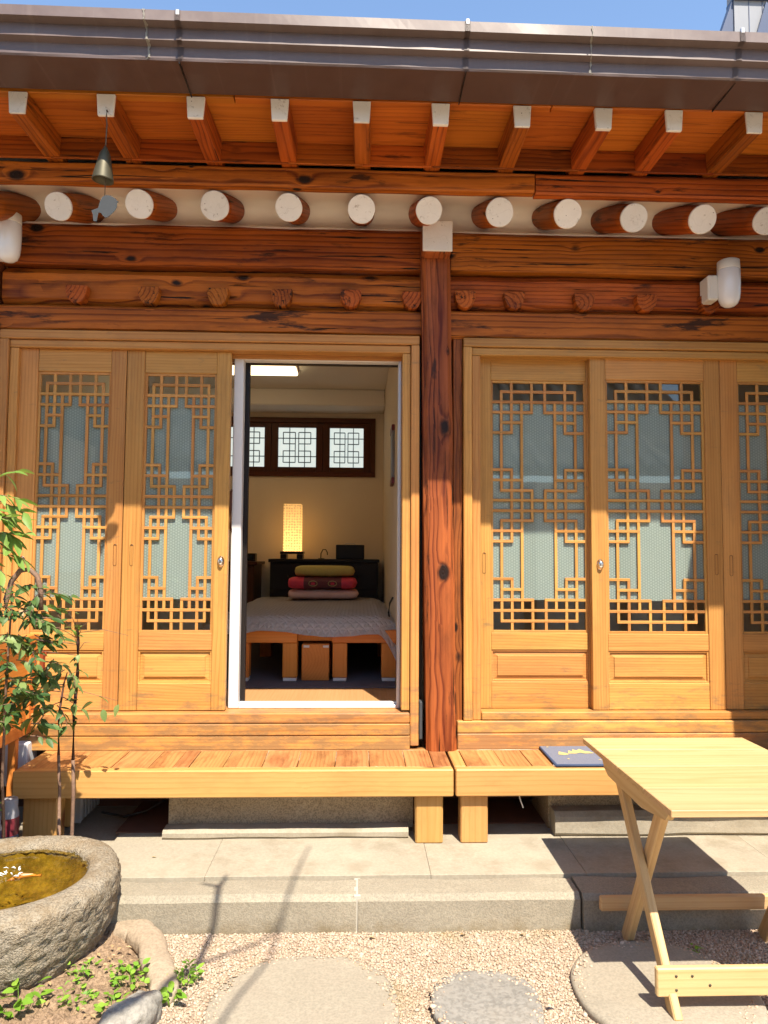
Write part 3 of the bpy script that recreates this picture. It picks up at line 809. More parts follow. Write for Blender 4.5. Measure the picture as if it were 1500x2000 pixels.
def door(xa, xb, ox0, ox1, y, knob=None, pulls=(), wear=False, z0=.730, z1=2.52):
    oz0, oz1 = 1.112, 2.402
    t = .036
    mats = [W['pine'][2], W['pine'][0]]
    bm = bmesh.new(); lay = bm.faces.layers.float.new('seed')
    cx = (xa+xb)/2
    def piece(x0_, x1_, z0_, z1_, mi, dy=0):
        before = set(bm.faces)
        add_box(bm, ((x0_+x1_)/2-cx, t/2+dy/2, (z0_+z1_)/2-1.6), (x1_-x0_, t-dy, z1_-z0_), .0025, mi)
        sd = random.random()
        for f in bm.faces:
            if f not in before: f[lay] = sd; f.material_index = mi
    g_ = .0006
    piece(xa, ox0-.004, z0, z1, 0); piece(ox1+.004, xb, z0, z1, 0)
    xl, xr = ox0-.004+g_, ox1+.004-g_
    piece(xl, xr, oz1+.004, z1, 1, .003); piece(xl, xr, 1.022, oz0-.004, 1, .003); piece(xl, xr, z0, .862, 1, .003)
    d = wire('door', bm_mesh(bm, mats, name='door'), (cx, y, 1.6), H)
    # raised panel
    bm = bmesh.new()
    px0, px1, pz0, pz1 = xl, xr, .862, 1.022
    def rect(i, yy): return [bm.verts.new(v) for v in ((px0+i-cx, yy, pz0+i), (px1-i-cx, yy, pz0+i), (px1-i-cx, yy, pz1-i), (px0+i-cx, yy, pz1-i))]
    loops = [rect(0, .008), rect(.008, .008), rect(.010, .017), rect(.013, .017), rect(.030, .012), rect(.0315, .007), rect(.034, .0065)]
    for A_, B_ in zip(loops, loops[1:]):
        for k in range(4): bm.faces.new((A_[k], A_[(k+1) % 4], B_[(k+1) % 4], B_[k]))
    bm.faces.new(loops[-1])
    for v in bm.verts: v.co.z -= 1.6
    bmesh.ops.recalc_face_normals(bm, faces=bm.faces)
    p_ = wire('panel', bm_mesh(bm, W['pine'][0], name='panel'), (cx, y, 1.6), d)
    w, h = ox1-ox0, oz1-oz0
    bars, uz = lattice_bars(None, w, h)
    # thin lining round the opening
    for nm, a in (('lattice_rim', (ox0-.004, ox0+.008, oz0-.004, oz1+.004)), ('lattice_rim', (ox1-.008, ox1+.004, oz0-.004, oz1+.004)),
                  ('lattice_rim', (ox0+.008, ox1-.008, oz1-.008, oz1+.004)), ('lattice_rim', (ox0+.008, ox1-.008, oz0-.004, oz0+.008))):
        box(nm, a[0], a[1], y+.010, y+.0228, a[2], a[3], 'pine', d, .001)
    bw = .0145
    for (vert, p, a, b) in bars:
        if vert:
            za, zb = oz1-b, oz1-a
            za = za-(bw/2-.0005) if za > oz0+.001 else za+.007; zb = zb+(bw/2-.0005) if zb < oz1-.001 else zb-.007
            box('lattice_bar', ox0+p-bw/2, ox0+p+bw/2, y+.0125, y+.0215, za, zb, 'pine', d, .0012)
        else:
            xa_, xb_ = ox0+a, ox0+b
            xa_ = xa_-(bw/2-.001) if xa_ > ox0+.001 else xa_+.007; xb_ = xb_+(bw/2-.001) if xb_ < ox1-.001 else xb_-.007
            box('lattice_bar', xa_, xb_, y+.0115, y+.0205, oz1-p-bw/2, oz1-p+bw/2, 'pine', d, .0012)
    box('glass_pane', ox0-.002, ox1+.002, y+.0235, y+.0242, oz0-.002, oz1+.002, 'glass', d, 0)
    box('frosted_film', ox0-.002, ox1+.002, y+.0255, y+.0262, oz0+3.0*uz, oz1-2.05*uz, 'film', d, 0)
    if knob is not None:
        bm = bmesh.new(); lathe(bm, [(.0005, .020), (.008, .020), (.0125, .016), (.0135, .011), (.011, .006), (.0175, .004), (.018, 0)], 20)
        kb = finish('knob', bm, M['steel'], (knob[0], y-.0005, knob[1]), d, rot=(R(90), 0, 0))
        kb.scale = (1, 1.55, 1)
    for (px_, pz_) in pulls:
        bm = bmesh.new(); poly = []
        for k in range(9): poly.append((.0075*math.cos(math.pi*k/8), .045+.0075*math.sin(math.pi*k/8)))
        for k in range(9): poly.append((-.0075*math.cos(math.pi*k/8), -.045-.0075*math.sin(math.pi*k/8)))
        inn = [(x_*.55, z_*.93) for x_, z_ in poly]
        A_ = [bm.verts.new((x_, -.0012, z_)) for x_, z_ in poly]; B_ = [bm.verts.new((x_*.8, .004, z_*.97)) for x_, z_ in poly]
        for k in range(len(poly)): bm.faces.new((A_[k], A_[(k+1) % 18], B_[(k+1) % 18], B_[k]))
        C_ = [bm.verts.new((x_*1.12, -.0004, z_*1.02)) for x_, z_ in poly]
        for k in range(len(poly)): bm.faces.new((A_[k], A_[(k+1) % 18], C_[(k+1) % 18], C_[k]))
        finish('finger_pull', bm, W['dark'][2], (px_, y-.0006, pz_), d)
        bm = bmesh.new(); prism(bm, [(x_*.5, z_) for x_, z_ in poly[0:9]] and [(x_*.8, z_*.15+.042) for x_, z_ in poly[0:9]], -.0014, .0005)
        finish('finger_pull', bm, M['black'], (px_, y-.0006, pz_), d)
    return d
door(-1.700, -1.174, -1.606, -1.252, -.004, knob=(-1.655, 1.455), pulls=[(-1.205, 1.49)])
door(-1.171, -.652, -1.078, -.726, .000, knob=(-.685, 1.46), pulls=[(-1.125, 1.49)])
door(.612, 1.215, .680, 1.172, .042, pulls=[(.640, 1.46)])
door(1.180, 1.857, 1.264, 1.772, -.002, knob=(1.222, 1.456), pulls=[(1.822, 1.46)])
door(1.860, 2.55, 1.955, 2.46, .000, pulls=[(1.899, 1.455)])
# back panels behind the doors stop light leaking round the leaves
box('door_track', -1.70, .215, .045, .128, 2.50, 2.520, 'pine', H, .002)

# ---- white pvc sash frame in the open doorway
pv = box('screen_frame', -.648, -.598, .060, .120, .727, 2.518, 'pvc', H, .004)
box('frame_rail', -.597, .205, .062, .120, .727, .744, 'pvc', pv, .003)
box('frame_rail', -.597, .205, .090, .121, .7445, .752, 'pvc', pv, .002)
box('frame_rail', -.597, .205, .062, .120, 2.496, 2.518, 'pvc', pv, .004)
box('frame_stile', .198, .2145, .058, .120, .727, 2.518, 'alu', pv, .003)
box('screen_gasket', -.605, -.575, .123, .150, .72, 2.51, 'black', pv, .002)
box('screen_gasket', -.574, .21, .123, .150, 2.492, 2.512, 'black', pv, .002)
bm = bmesh.new()
tube(bm, [(0, 0, -.10), (0, -.02, -.09), (0, -.024, 0), (0, -.02, .09), (0, 0, .10)], .007, 8)
finish('pull_handle', bm, M['dark'] if 'dark' in M else W['dark'][2], (-.648, .055, 1.72), pv)

# ---- foundation
rough_beam('foundation_block', -.862, .262, -.20, .14, .218, .545, 'foundation', H, .008, 50, seed=50, bev=.02)
rough_beam('foundation_ledge', -.868, .235, -.285, -.195, .216, .262, 'concrete', H, .006, 50, seed=51, bev=.015)
rough_beam('foundation_block', .90, 2.6, -.19, .14, .218, .545, 'foundation', H, .008, 50, seed=52, bev=.02)
rough_beam('foundation_ledge', .905, 2.6, -.29, -.185, .216, .333, 'concrete', H, .006, 50, seed=53, bev=.02)
box('crawl_wall', -2.0, 2.6, .22, .26, .2, .62, 'brownsheet', H, 0)
box('crawl_floor', -1.1, -.87, -.20, .22, .221, .226, 'brownsheet', H, 0)
box('crawl_floor', .27, .90, -.12, .22, .221, .226, 'brownsheet', H, 0)

# ================================================================== BENCHES
def bench(xa, xb, seams, legs, label):
    b = empty('wooden_bench', ((xa+xb)/2, -.17, .22), label, 'bench', 'low bench platforms along the house front')
    box('front_board', xa, xb, -.382, -.330, .435, .553, 'benchfront', b, .005)
    box('back_board', xa+.02, xb, -.005, .055, .500, .5535, 'plank', b, .003) if False else None
    box('back_rail', xa+.03, xb, -.058+.0, -.012-.0, .500, .5525, 'plank', b, .003)
    box('end_board', xa, xa+.055, -.329, -.012, .435, .5525, 'benchfront', b, .004)
    for s0, s1 in zip(seams, seams[1:]):
        dz = random.uniform(-.0015, .0015)
        box('plank', s0+.0016, s1-.0016, -.329, -.0595, .522+dz, .5512+dz, 'plank', b, .002)
    for (la, lb, ly) in legs:
        box('leg', la, lb, ly, ly+.09, .2195, .4345, 'benchfront', b, .006)
    return b
sm = [-1.433, -1.255, -1.089, -.925, -.818, -.749, -.598, -.425, -.269, -.099, .055, .219, .345, .4265]
bench(-1.49, .4275, sm, [(.262, .385, -.345), (-1.462, -1.312, -.335), (-1.46, -1.33, -.12)], 'longer honey pine deck bench below the open doorway, knotty front board')
sm2 = [.494, .503, .663, .793, .94, 1.09, 1.25, 1.41, 1.57, 1.73, 1.90, 2.07, 2.3]
sm2 = [.494, .663, .793, .94, 1.09, 1.25, 1.41, 1.57, 1.73, 1.90, 2.07, 2.3]
bench(.4375, 2.31, sm2, [(.464, .586, -.345), (2.12, 2.24, -.345)], 'pine deck bench right of the pillar, holding the blue mat')
# the bench back board against the sill
# ================================================================== MAT
mt = empty('seat_mat', (1.04, -.17, .555), 'thin indigo quilted seat mat with gold embroidery on the right bench', 'mat')
bm = bmesh.new(); add_box(bm, (0, 0, 0), (.33, .335, .012), .005, seg=2)
cl = finish('mat_body', bm, M['matcloth'], (1.060, -.190, .5615), mt)
bm = bmesh.new()
tube(bm, [(-.165, -.167, 0), (-.165, .167, 0), (.165, .167, 0), (.165, -.167, 0), (-.165, -.167, 0), (-.165, -.1, 0)], .0065, 8)
finish('mat_binding', bm, M['mat_edge'], (1.060, -.190, .5615), mt)
for k, pts in enumerate(([(-.05, -.02), (-.035, .03), (-.02, .015), (-.01, .05), (.005, .03), (.025, .055), (.04, .02), (.06, .01), (.075, -.015), (.03, -.02), (.01, -.005), (-.01, -.02)],
                         [(-.10, -.035), (-.085, .015), (-.07, -.005), (-.055, -.015), (-.05, -.035), (-.075, -.045)], [(.085, -.075), (.095, -.065), (.10, -.08)], [(-.125, .09), (-.12, .10), (-.11, .095)], [(-.08, -.11), (-.073, -.10), (-.068, -.112)], [(.06, -.125), (.07, -.118), (.072, -.13)])):
    bm = bmesh.new(); a = [bm.verts.new((x_, y_, 0)) for x_, y_ in pts]; f = bm.faces.new(a)
    bmesh.ops.triangulate(bm, faces=[f]); bmesh.ops.solidify(bm, geom=bm.faces[:], thickness=.0012)
    finish('embroidery', bm, M['gold_thread'], (1.045, -.17, .5685), mt)
box('care_tag', .886, .912, -.345, -.325, .5545, .5565, 'pvc', mt, .0005)

# ================================================================== TABLE
T = empty('folding_table', (1.26, -1.04, GZ), 'pale pine folding table on crossed legs in front of the right bench', 'table')
ys = [-1.464, -1.255, -1.02, -.80, -.622]
for a, b in zip(ys, ys[1:]): box('top_board', .930, 1.600, a+.0011, b-.0011, .728, .750+random.uniform(-.0006, .0006), 'table', T, .002)
for x0 in (.948, 1.556):
    bm = bmesh.new()
    pl = [(-1.43, .727), (-.84, .727), (-.862, .700), (-.905, .682), (-1.22, .674), (-1.405, .700)]
    A_ = [bm.verts.new((-.012, y_+1.13, z_-.70)) for y_, z_ in pl]; B_ = [bm.verts.new((.012, y_+1.13, z_-.70)) for y_, z_ in pl]
    bm.faces.new(A_); bm.faces.new(B_[::-1])
    for k in range(6): bm.faces.new((A_[k], B_[k], B_[(k+1) % 6], A_[(k+1) % 6]))
    finish('apron_rail', bm, W['table'][1], (x0, -1.13, .70), T)
def bar_yz(name, x0, x1, p, q, w, parent, mat):
    """square bar between (y,z) points p and q"""
    p, q = Vector((0, *p)), Vector((0, *q)); d = q-p; L = d.length
    m = pick(mat, (0, 0, 1)); 
    bm = bmesh.new(); add_box(bm, (0, 0, 0), (x1-x0, w, L), .004)
    ang = math.atan2(-d.y, d.z)
    c = (p+q)/2
    return finish(name, bm, m, ((x0+x1)/2, c.y, c.z), parent, rot=(ang, 0, 0))
gz = GZ+.004
for x0, sgn in ((.962, 1), (1.542, -1)):
    bar_yz('leg', x0-.002, x0+.026, (-1.375, gz+.008), (-.905, .715), .048, T, W['table'])
    xb_ = x0+sgn*.031
    bar_yz('leg', xb_-.002, xb_+.026, (-.888, gz), (-1.255, .715), .052, T, W['table'])
box('front_stretcher', .925, 1.60, -1.352, -1.330, .150, .236, 'table', T, .004)
box('rear_stretcher', .905, 1.59, -.900, -.878, .188, .240, 'table', T, .004)
for sx_, sz_ in ((.985, .213), (.985, .172), (1.035, .213), (1.09, .185), (1.5, .213), (1.5, .172)):
    bm = bmesh.new(); lathe(bm, [(.0005, .0015), (.004, .001), (.0048, -.001)], 12)
    finish('screw', bm, M['bronze'], (sx_, -1.3525, sz_), T, rot=(R(90), 0, 0))

# ================================================================== STEPPING STONES
def slab_stone(name, cx, cy, rx, ry, h, mat, seed, label, exp=2.0, rough=.02, n=64, group=None, rot=0, tilt=0):
    bm = bmesh.new(); rows = []
    prof = [(0.001, 1.0), (.35, 1.0), (.7, .995), (.90, .985), (.97, .93), (1.0, .75), (1.005, .3), (.99, -.6)]
    for (r, z) in prof:
        row = []
        for k in range(n):
            a = 2*math.pi*k/n; ca, sa = math.cos(a), math.sin(a)
            q = (abs(ca)**exp+abs(sa)**exp)**(-1/exp)
            e = 1+rough*noise.noise(Vector((ca*1.3+seed, sa*1.3, seed*2.)))*2+rough*.6*noise.noise(Vector((ca*5+seed, sa*5, 1.)))
            x, y = r*rx*ca*q*e, r*ry*sa*q*e
            row.append(bm.verts.new((x, y, h*z+.006*noise.noise(Vector((x*7+seed, y*7, 3))) + tilt*x)))
        rows.append(row)
    for A_, B_ in zip(rows, rows[1:]):
        for k in range(n): bm.faces.new((A_[k], A_[(k+1) % n], B_[(k+1) % n], B_[k])).smooth = True
    bm.faces.new(rows[0])
    o = finish(name, bm, mat, (cx, cy, GZ), rot=(0, 0, rot))
    return tag(o, label, 'stepping stone', group)
slab_stone('stepping_stone', -.163, -1.290, .296, .298, .022, M['millstone'], 1.3, 'large round beige stepping stone nearest the planting bed', 2.15)
slab_stone('stepping_stone', .412, -1.285, .178, .178, .022, M['slate'], 4.7, 'small grey rough stepping stone between two larger ones', 2.3, .05)
slab_stone('stepping_stone', 1.005, -1.22, .294, .292, .024, M['millstone'], 8.1, 'large round stepping stone under the folding table', 2.05)

# ================================================================== ROCKS
def rock(name, pts, rads, mat, seed, label, flat=.8, amp=1.0, sq=2.0):
    bm = bmesh.new(); n = 36; P = [Vector(p) for p in pts]; rows = []
    # resample
    Q = []; RR = []
    for i in range(len(P)-1):
        for k in range(9): Q.append(P[i].lerp(P[i+1], k/9)); RR.append(rads[i]+(rads[i+1]-rads[i])*k/9)
    Q.append(P[-1]); RR.append(rads[-1])
    for i, p in enumerate(Q):
        d = (Q[min(i+1, len(Q)-1)]-Q[max(i-1, 0)]).normalized(); sd = Vector((-d.y, d.x, 0)).normalized()
        row = []
        for k in range(n):
            a = 2*math.pi*k/n
            q_ = (abs(math.cos(a))**sq+abs(math.sin(a))**sq)**(-1/sq)
            v = p + sd*RR[i]*math.cos(a)*q_ + Vector((0, 0, 1))*RR[i]*flat*math.sin(a)*q_
            v += (v-p)*amp*(.34*noise.noise(v*11+Vector((seed, 0, 0)))+.16*noise.noise(v*30)+.07*noise.noise(v*80))
            row.append(bm.verts.new(v))
        rows.append(row)
    for A_, B_ in zip(rows, rows[1:]):
        for k in range(n): bm.faces.new((A_[k], A_[(k+1) % n], B_[(k+1) % n], B_[k])).smooth = True
    bm.faces.new(rows[0]); bm.faces.new(rows[-1])
    c = sum((Vector(p) for p in pts), Vector())/len(pts); c.z = GZ
    for v in bm.verts: v.co -= c
    return tag(finish(name, bm, mat, c), label, 'rock')
rock('edging_rock', [(-.97, -.80, .08), (-.90, -.815, .10), (-.80, -.85, .108), (-.725, -.93, .105), (-.665, -1.07, .10), (-.61, -1.19, .098), (-.60, -1.24, .08)], [.025, .044, .052, .052, .047, .042, .018], M['rock'], 3, 'long curved tan edging stone between the basin and gravel', .62, .55, 3.2)
rock('edging_rock', [(-.635, -1.235, .09), (-.64, -1.28, .115), (-.66, -1.36, .12), (-.69, -1.45, .11), (-.70, -1.50, .09)], [.012, .042, .052, .055, .03], M['rock_grey'], 9, 'grey pointed rock below the long tan edging stone', 1.0, 1.5, 2.8)

# ================================================================== BASIN
B = empty('stone_basin', (-1.238, -.935, GZ), 'round rough-hewn granite water basin with olive water', 'basin')
bm = bmesh.new(); n = 150
prof = [(.25, -.01), (.295, .0), (.318, .02), (.338, .06), (.356, .10), (.366, .145), (.374, .19), (.379, .225), (.379, .250), (.372, .268), (.358, .278), (.335, .284), (.310, .285), (.290, .282), (.275, .276), (.266, .267), (.262, .250)]
dense = []
for (r0_, z0_), (r1_, z1_) in zip(prof, prof[1:]):
    k_ = max(1, int(math.hypot(r1_-r0_, z1_-z0_)/.0085))
    for i in range(k_): dense.append((r0_+(r1_-r0_)*i/k_, z0_+(z1_-z0_)*i/k_))
dense.append(prof[-1]); rows = []
for (r, z) in dense:
    row = []
    for k in range(n):
        a = 2*math.pi*k/n; p = Vector((r*math.cos(a), r*math.sin(a), z))
        ch = 1.0 if (z < .262 and r > .25) else .22
        d = ch*(.005*noise.noise(p*30)+.009*noise.noise(p*70)+.0075*noise.noise(p*125)) + .010*noise.noise(p*5)
        nrm = Vector((math.cos(a), math.sin(a), .1 if z < .26 else 1.0)).normalized()
        row.append(bm.verts.new(p+nrm*d))
    rows.append(row)
for A_, B_ in zip(rows, rows[1:]):
    for k in range(n): bm.faces.new((A_[k], A_[(k+1) % n], B_[(k+1) % n], B_[k])).smooth = True
finish('bowl', bm, M['basin'], (-1.238, -.935, GZ), B)
bm = bmesh.new(); lathe(bm, [(.271, .268), (.264, .238), (.24, .19), (.205, .14), (.14, .115), (.0005, .105)], 64)
finish('bowl_lining', bm, M['algae'], (-1.238, -.935, GZ), B)
bm = bmesh.new(); rows = []
for i in range(1, 25):
    r = .268*i/24
    rows.append([bm.verts.new((r*math.cos(2*math.pi*k/72), r*math.sin(2*math.pi*k/72), .0035*noise.noise(Vector((r*math.cos(2*math.pi*k/72)*22, r*math.sin(2*math.pi*k/72)*22, 0))))) for k in range(72)])
for A_, B_ in zip(rows, rows[1:]):
    for k in range(72): bm.faces.new((A_[k], A_[(k+1) % 72], B_[(k+1) % 72], B_[k])).smooth = True
bm.faces.new(rows[0])
finish('water_surface', bm, M['water'], (-1.238, -.935, GZ+.258), B)
# splash of falling water at the left and a goldfish below
bm = bmesh.new()
for k in range(16):
    a = random.uniform(0, 6.28); r = random.uniform(0, .055)
    p0 = Vector((-1.262+r*math.cos(a)*1.0, -.90+r*math.sin(a), GZ+.262)); d = Vector((random.uniform(-.03, .03), random.uniform(-.02, .02), random.uniform(0, .012)))
    tube(bm, [p0, p0+d*.5+Vector((0, 0, .003)), p0+d], [random.uniform(.0006, .002), random.uniform(.001, .003), .0006], 6)
for v in bm.verts: v.co -= Vector((-1.238, -.935, GZ))
so = finish('water_splash', bm, M['foam'], (-1.238, -.935, GZ), B); so['kind'] = 'stuff'
bm = bmesh.new()
tube(bm, [(-.05, 0, 0), (-.03, .004, .002), (0, .006, .004), (.03, .002, .002), (.045, -.006, 0), (.06, -.012, 0)], [.002, .007, .009, .006, .003, .006], 10)
tag(finish('goldfish', bm, M['fish_orange'], (-1.20, -.90, GZ+.250), rot=(0, 0, .5)), 'small orange goldfish near the surface of the basin water', 'fish')
# black spout vessel at the left edge
bm = bmesh.new(); lathe(bm, [(.0005, .075), (.03, .072), (.058, .055), (.072, .025), (.075, 0), (.068, -.03), (.05, -.055), (.03, -.068), (.0005, -.072)], 28)
for v in bm.verts: v.co *= 1+.10*noise.noise(v.co*38)
bp = empty('fountain_jar', (-1.445, -.93, GZ+.28), 'glossy black lumpy jar at the left end of the basin', 'jar')
finish('jar_body', bm, M['black_gloss'], (-1.452, -.93, GZ+.345), bp)
bm = bmesh.new(); tube(bm, [(0, 0, 0), (.03, -.03, -.012), (.055, -.05, -.05)], .012, 10)
finish('jar_spout', bm, M['black_gloss'], (-1.43, -.96, GZ+.35), bp)

# ================================================================== CLUTTER UNDER THE BENCH
def bottle(x, y, h, r, cap, lab, label):
    b = empty('paint_can', (x, y, .2), label, 'can')
    bm = bmesh.new(); lathe(bm, [(r*.9, 0), (r, .006), (r, h*.45)], 24, cap=False); finish('can_body', bm, M['navy'], (x, y, .2), b)
    bm = bmesh.new(); lathe(bm, [(r*1.001, h*.45), (r*1.001, h*.72)], 24); finish('can_label', bm, M['redlabel'] if lab else M['navy'], (x, y, .2), b)
    bm = bmesh.new(); lathe(bm, [(r*1.0, h*.72), (r*.97, h*.78), (r*.86, h*.84), (r*.86, h*.97), (r*.8, h), (.0005, h)], 24); finish('can_lid', bm, M['tin_lid'], (x, y, .2), b)
bottle(-1.462, -.46, .265, .040, 1, True, 'taller can with red band and grey lid by the bench leg')
bottle(-1.498, -.52, .215, .034, 1, False, 'shorter dark blue can in front of the red-banded can')
cr = empty('plastic_crate', (-1.35, .0, .22), 'grey slatted plastic crate pushed under the left bench', 'crate')
box('crate_panel', -1.455, -1.30, -.09, -.08, .225, .40, 'crate', cr, .004)
for k in range(6):
    yy = -.082+k*.042
    box('slat', -1.305-.0, -1.297+k*.0, yy, yy+.022, .235, .40, 'crate', cr, .002)
box('crate_back', -1.455, -1.306, .16, .168, .225, .40, 'crate', cr, .003)
bm = bmesh.new(); tube(bm, [(-1.25, .05, .228), (-1.12, -.02, .231), (-1.02, .0, .25), (-.94, .05, .29), (-.88, .10, .34), (-.80, .15, .40)], .006, 8)
c0 = Vector((-1.05, .05, .22))
for v in bm.verts: v.co -= c0
tag(finish('power_cable', bm, M['cable'], c0), 'black cable lying in the dark gap under the left bench', 'cable')
bm = bmesh.new(); tube(bm, [(.735, -.30, .436), (.737, -.305, .41), (.742, -.31, .39), (.748, -.312, .375), (.752, -.314, .362)], .0028, 6)
c0 = Vector((.74, -.3, .4))
for v in bm.verts: v.co -= c0
tag(finish('loose_wire', bm, M['pvc'], c0), 'short white wire hanging below the right bench', 'wire')

# ================================================================== LEFT SIDE CABINET
S = empty('side_cabinet', (-1.62, -.35, .2), 'orange wooden cabinet on posts at the left edge, behind the shrubs', 'cabinet')
box('side_panel', -1.60, -1.578, -.95, -.03, .70, 1.06, 'orange', S, .003)
box('top_rail', -1.605, -1.562, -1.0, .0, 1.062, 1.105, 'orange', S, .004)
box('bottom_rail', -1.605, -1.562, -1.0, .0, .640, .698, 'orange', S, .004)
box('stile', -1.604, -1.566, -.075, -.001, .699, 1.061, 'orange', S, .004)
box('stile', -1.604, -1.566, -.56, -.50, .699, 1.061, 'orange', S, .004)
box('end_post', -1.56, -1.525, .002, .030, .60, 1.08, 'pillar', S, .004)
box('post', -1.60, -1.565, -.20, -.165, .2, .639, 'orange', S, .003)
box('post', -1.60, -1.565, -.95, -.91, .2, .639, 'orange', S, .003)
box('shelf_back', -2.0, -1.66, -1.0, .0, .2, .63, 'dark', S, .003)
box('white_block', -1.75, -1.555, -.10, .01, .40, .60, 'stonewhite', None, .006)
tag(bpy.data.objects['white_block'], 'small white block behind the left end of the long bench', 'block')

# ================================================================== WALL LAMPS
def wall_lamp(x, y, z, dx, label):
    L = empty('wall_lamp', (x, y, z), label, 'lamp', 'white wall lamps under the eaves')
    box('bracket', x-dx-.055, x-dx+.0, y+.005, y+.10, z-.085, z+.045, 'lamp_collar', L, .008)
    bm = bmesh.new(); lathe(bm, [(.0005, .115), (.045, .115), (.053, .110), (.054, .070), (.0535, .066), (.0005, .066)], 32)
    finish('collar', bm, M['lamp_collar'], (x, y, z), L)
    bm = bmesh.new(); lathe(bm, [(.051, .066), (.055, .060), (.0555, 0), (.054, -.055), (.050, -.085), (.040, -.108), (.024, -.121), (.0005, -.126)], 32)
    finish('globe', bm, M['lamp_white'], (x, y, z), L)
wall_lamp(1.853, -.125, 2.876, .048, 'white cylinder wall lamp on the beam above the right doors')
wall_lamp(-1.700, -.16, 3.02, .055, 'white cylinder wall lamp at the left corner under the rafters')

# ================================================================== WIND CHIME
wc = empty('wind_chime', (-1.020, -.80, 3.262), 'bronze wind bell with flat bird-shaped clapper hanging from the second square rafter', 'wind chime')
bm = bmesh.new(); tube(bm, [(0, .01, 0), (0, -.004, 0), (0, -.006, -.02), (.001, 0, -.06), (-.002, 0, -.15)], .0025, 6); finish('cord', bm, M['string'], (-1.020, -.795, 3.265), wc)
bm = bmesh.new(); lathe(bm, [(.0005, 0), (.006, -.002), (.010, -.012), (.020, -.03), (.028, -.065), (.035, -.10), (.041, -.132), (.042, -.138), (.038, -.138), (.033, -.10), (.024, -.06), (.0005, -.03)], 32)
finish('bell', bm, M['bronze'], (-1.022, -.795, 3.118), wc, rot=(R(3), R(4), 0))
bm = bmesh.new(); tube(bm, [(0, 0, 0), (.001, 0, -.10), (0, 0, -.19)], .0018, 6); finish('cord', bm, M['string'], (-1.020, -.795, 3.08), wc)
bird = [(-.012, .050), (.004, .058), (.022, .055), (.038, .044), (.044, .034), (.050, .030), (.043, .026), (.042, .012), (.034, -.004), (.020, -.018), (.006, -.030), (-.004, -.034), (-.014, -.026), (-.020, -.014), (-.030, -.012), (-.036, -.034), (-.040, -.048), (-.052, -.046), (-.052, -.020), (-.056, -.004), (-.042, .002), (-.030, .006), (-.022, .030)]
bm = bmesh.new(); prism(bm, bird, -.0015, .0015); finish('bird_plate', bm, M['tin'], (-1.012, -.795, 2.860), wc, rot=(0, R(-6), R(8)))

# ================================================================== ROOM FURNITURE
# back window
wd = box('back_window', WX0, WX1, 3.375, 3.45, WZ1-.048, WZ1-.001, 'dark', H, .003)
box('window_frame', WX0, WX1, 3.375, 3.45, WZ0+.001, WZ0+.048, 'dark', wd, .003)
for x_ in (WX0, WX1-.05): box('window_frame', x_, x_+.05, 3.376, 3.45, WZ0+.049, WZ1-.049, 'dark', wd, .003)
sash = [(-1.345, -.865), (-.862, -.362), (-.358, .104)]
for (a, b) in sash:
    z0_, z1_ = WZ0+.05, WZ1-.05
    box('sash_stile', a, a+.065, 3.395, 3.43, z0_, z1_, 'dark', wd, .002); box('sash_stile', b-.065, b, 3.395, 3.43, z0_, z1_, 'dark', wd, .002)
    box('sash_rail', a+.066, b-.066, 3.396, 3.43, z0_, z0_+.045, 'dark', wd, .002); box('sash_rail', a+.066, b-.066, 3.396, 3.43, z1_-.045, z1_, 'dark', wd, .002)
    xa, xb, za, zb = a+.066, b-.066, z0_+.045, z1_-.045; w_, h_ = xb-xa, zb-za
    box('window_paper', xa, xb, 3.424, 3.428, za, zb, 'paper', wd, 0)
    q = .0075
    for fx in (.30, .70): box('muntin', xa+w_*fx-q/2, xa+w_*fx+q/2, 3.408, 3.4215, za, zb, 'black', wd, 0)
    for fz in (.27, .73): box('muntin', xa, xb, 3.4085, 3.422, za+h_*fz-q/2, za+h_*fz+q/2, 'black', wd, 0)
    for fx0, fx1 in ((.13, .45), (.54, .86)):
        for fz0, fz1 in ((.12, .41), (.59, .88)):
            X0, X1, Z0, Z1 = xa+w_*fx0, xa+w_*fx1, za+h_*fz0, za+h_*fz1
            for (p0, p1, s0, s1) in ((X0-q/2, X0+q/2, Z0, Z1), (X1-q/2, X1+q/2, Z0, Z1)): box('muntin', p0, p1, 3.4075, 3.421, s0, s1, 'black', wd, 0)
            for s_ in (Z0, Z1): box('muntin', X0, X1, 3.4070, 3.4205, s_-q/2, s_+q/2, 'black', wd, 0)
    for fx in (.45, .54): box('muntin', xa+w_*fx-q/2, xa+w_*fx+q/2, 3.4065, 3.420, za+h_*.41, za+h_*.59, 'black', wd, 0)
cl_ = empty('ceiling_light', (-.72, 1.88, 3.11), 'rectangular warm ceiling light inside the bedroom', 'ceiling light')
box('diffuser', -1.75, -.52, 2.14, 2.34, 2.985, 3.018, 'ceilglow', cl_, .008)
box('light_base', -1.76, -.51, 2.13, 2.35, 3.0185, 3.0345, 'dark', cl_, .003)
box('window_backing', WX0, WX1, 3.452, 3.468, WZ0, WZ1, 'black', wd, 0)  # added black sheet, keeps sky light from leaking between the sashes
# rug
tag(box('rug', -1.9, .228, .66, 3.2, .7165, .723, 'rug', None, .002), 'thin grey rug under the bed', 'rug')
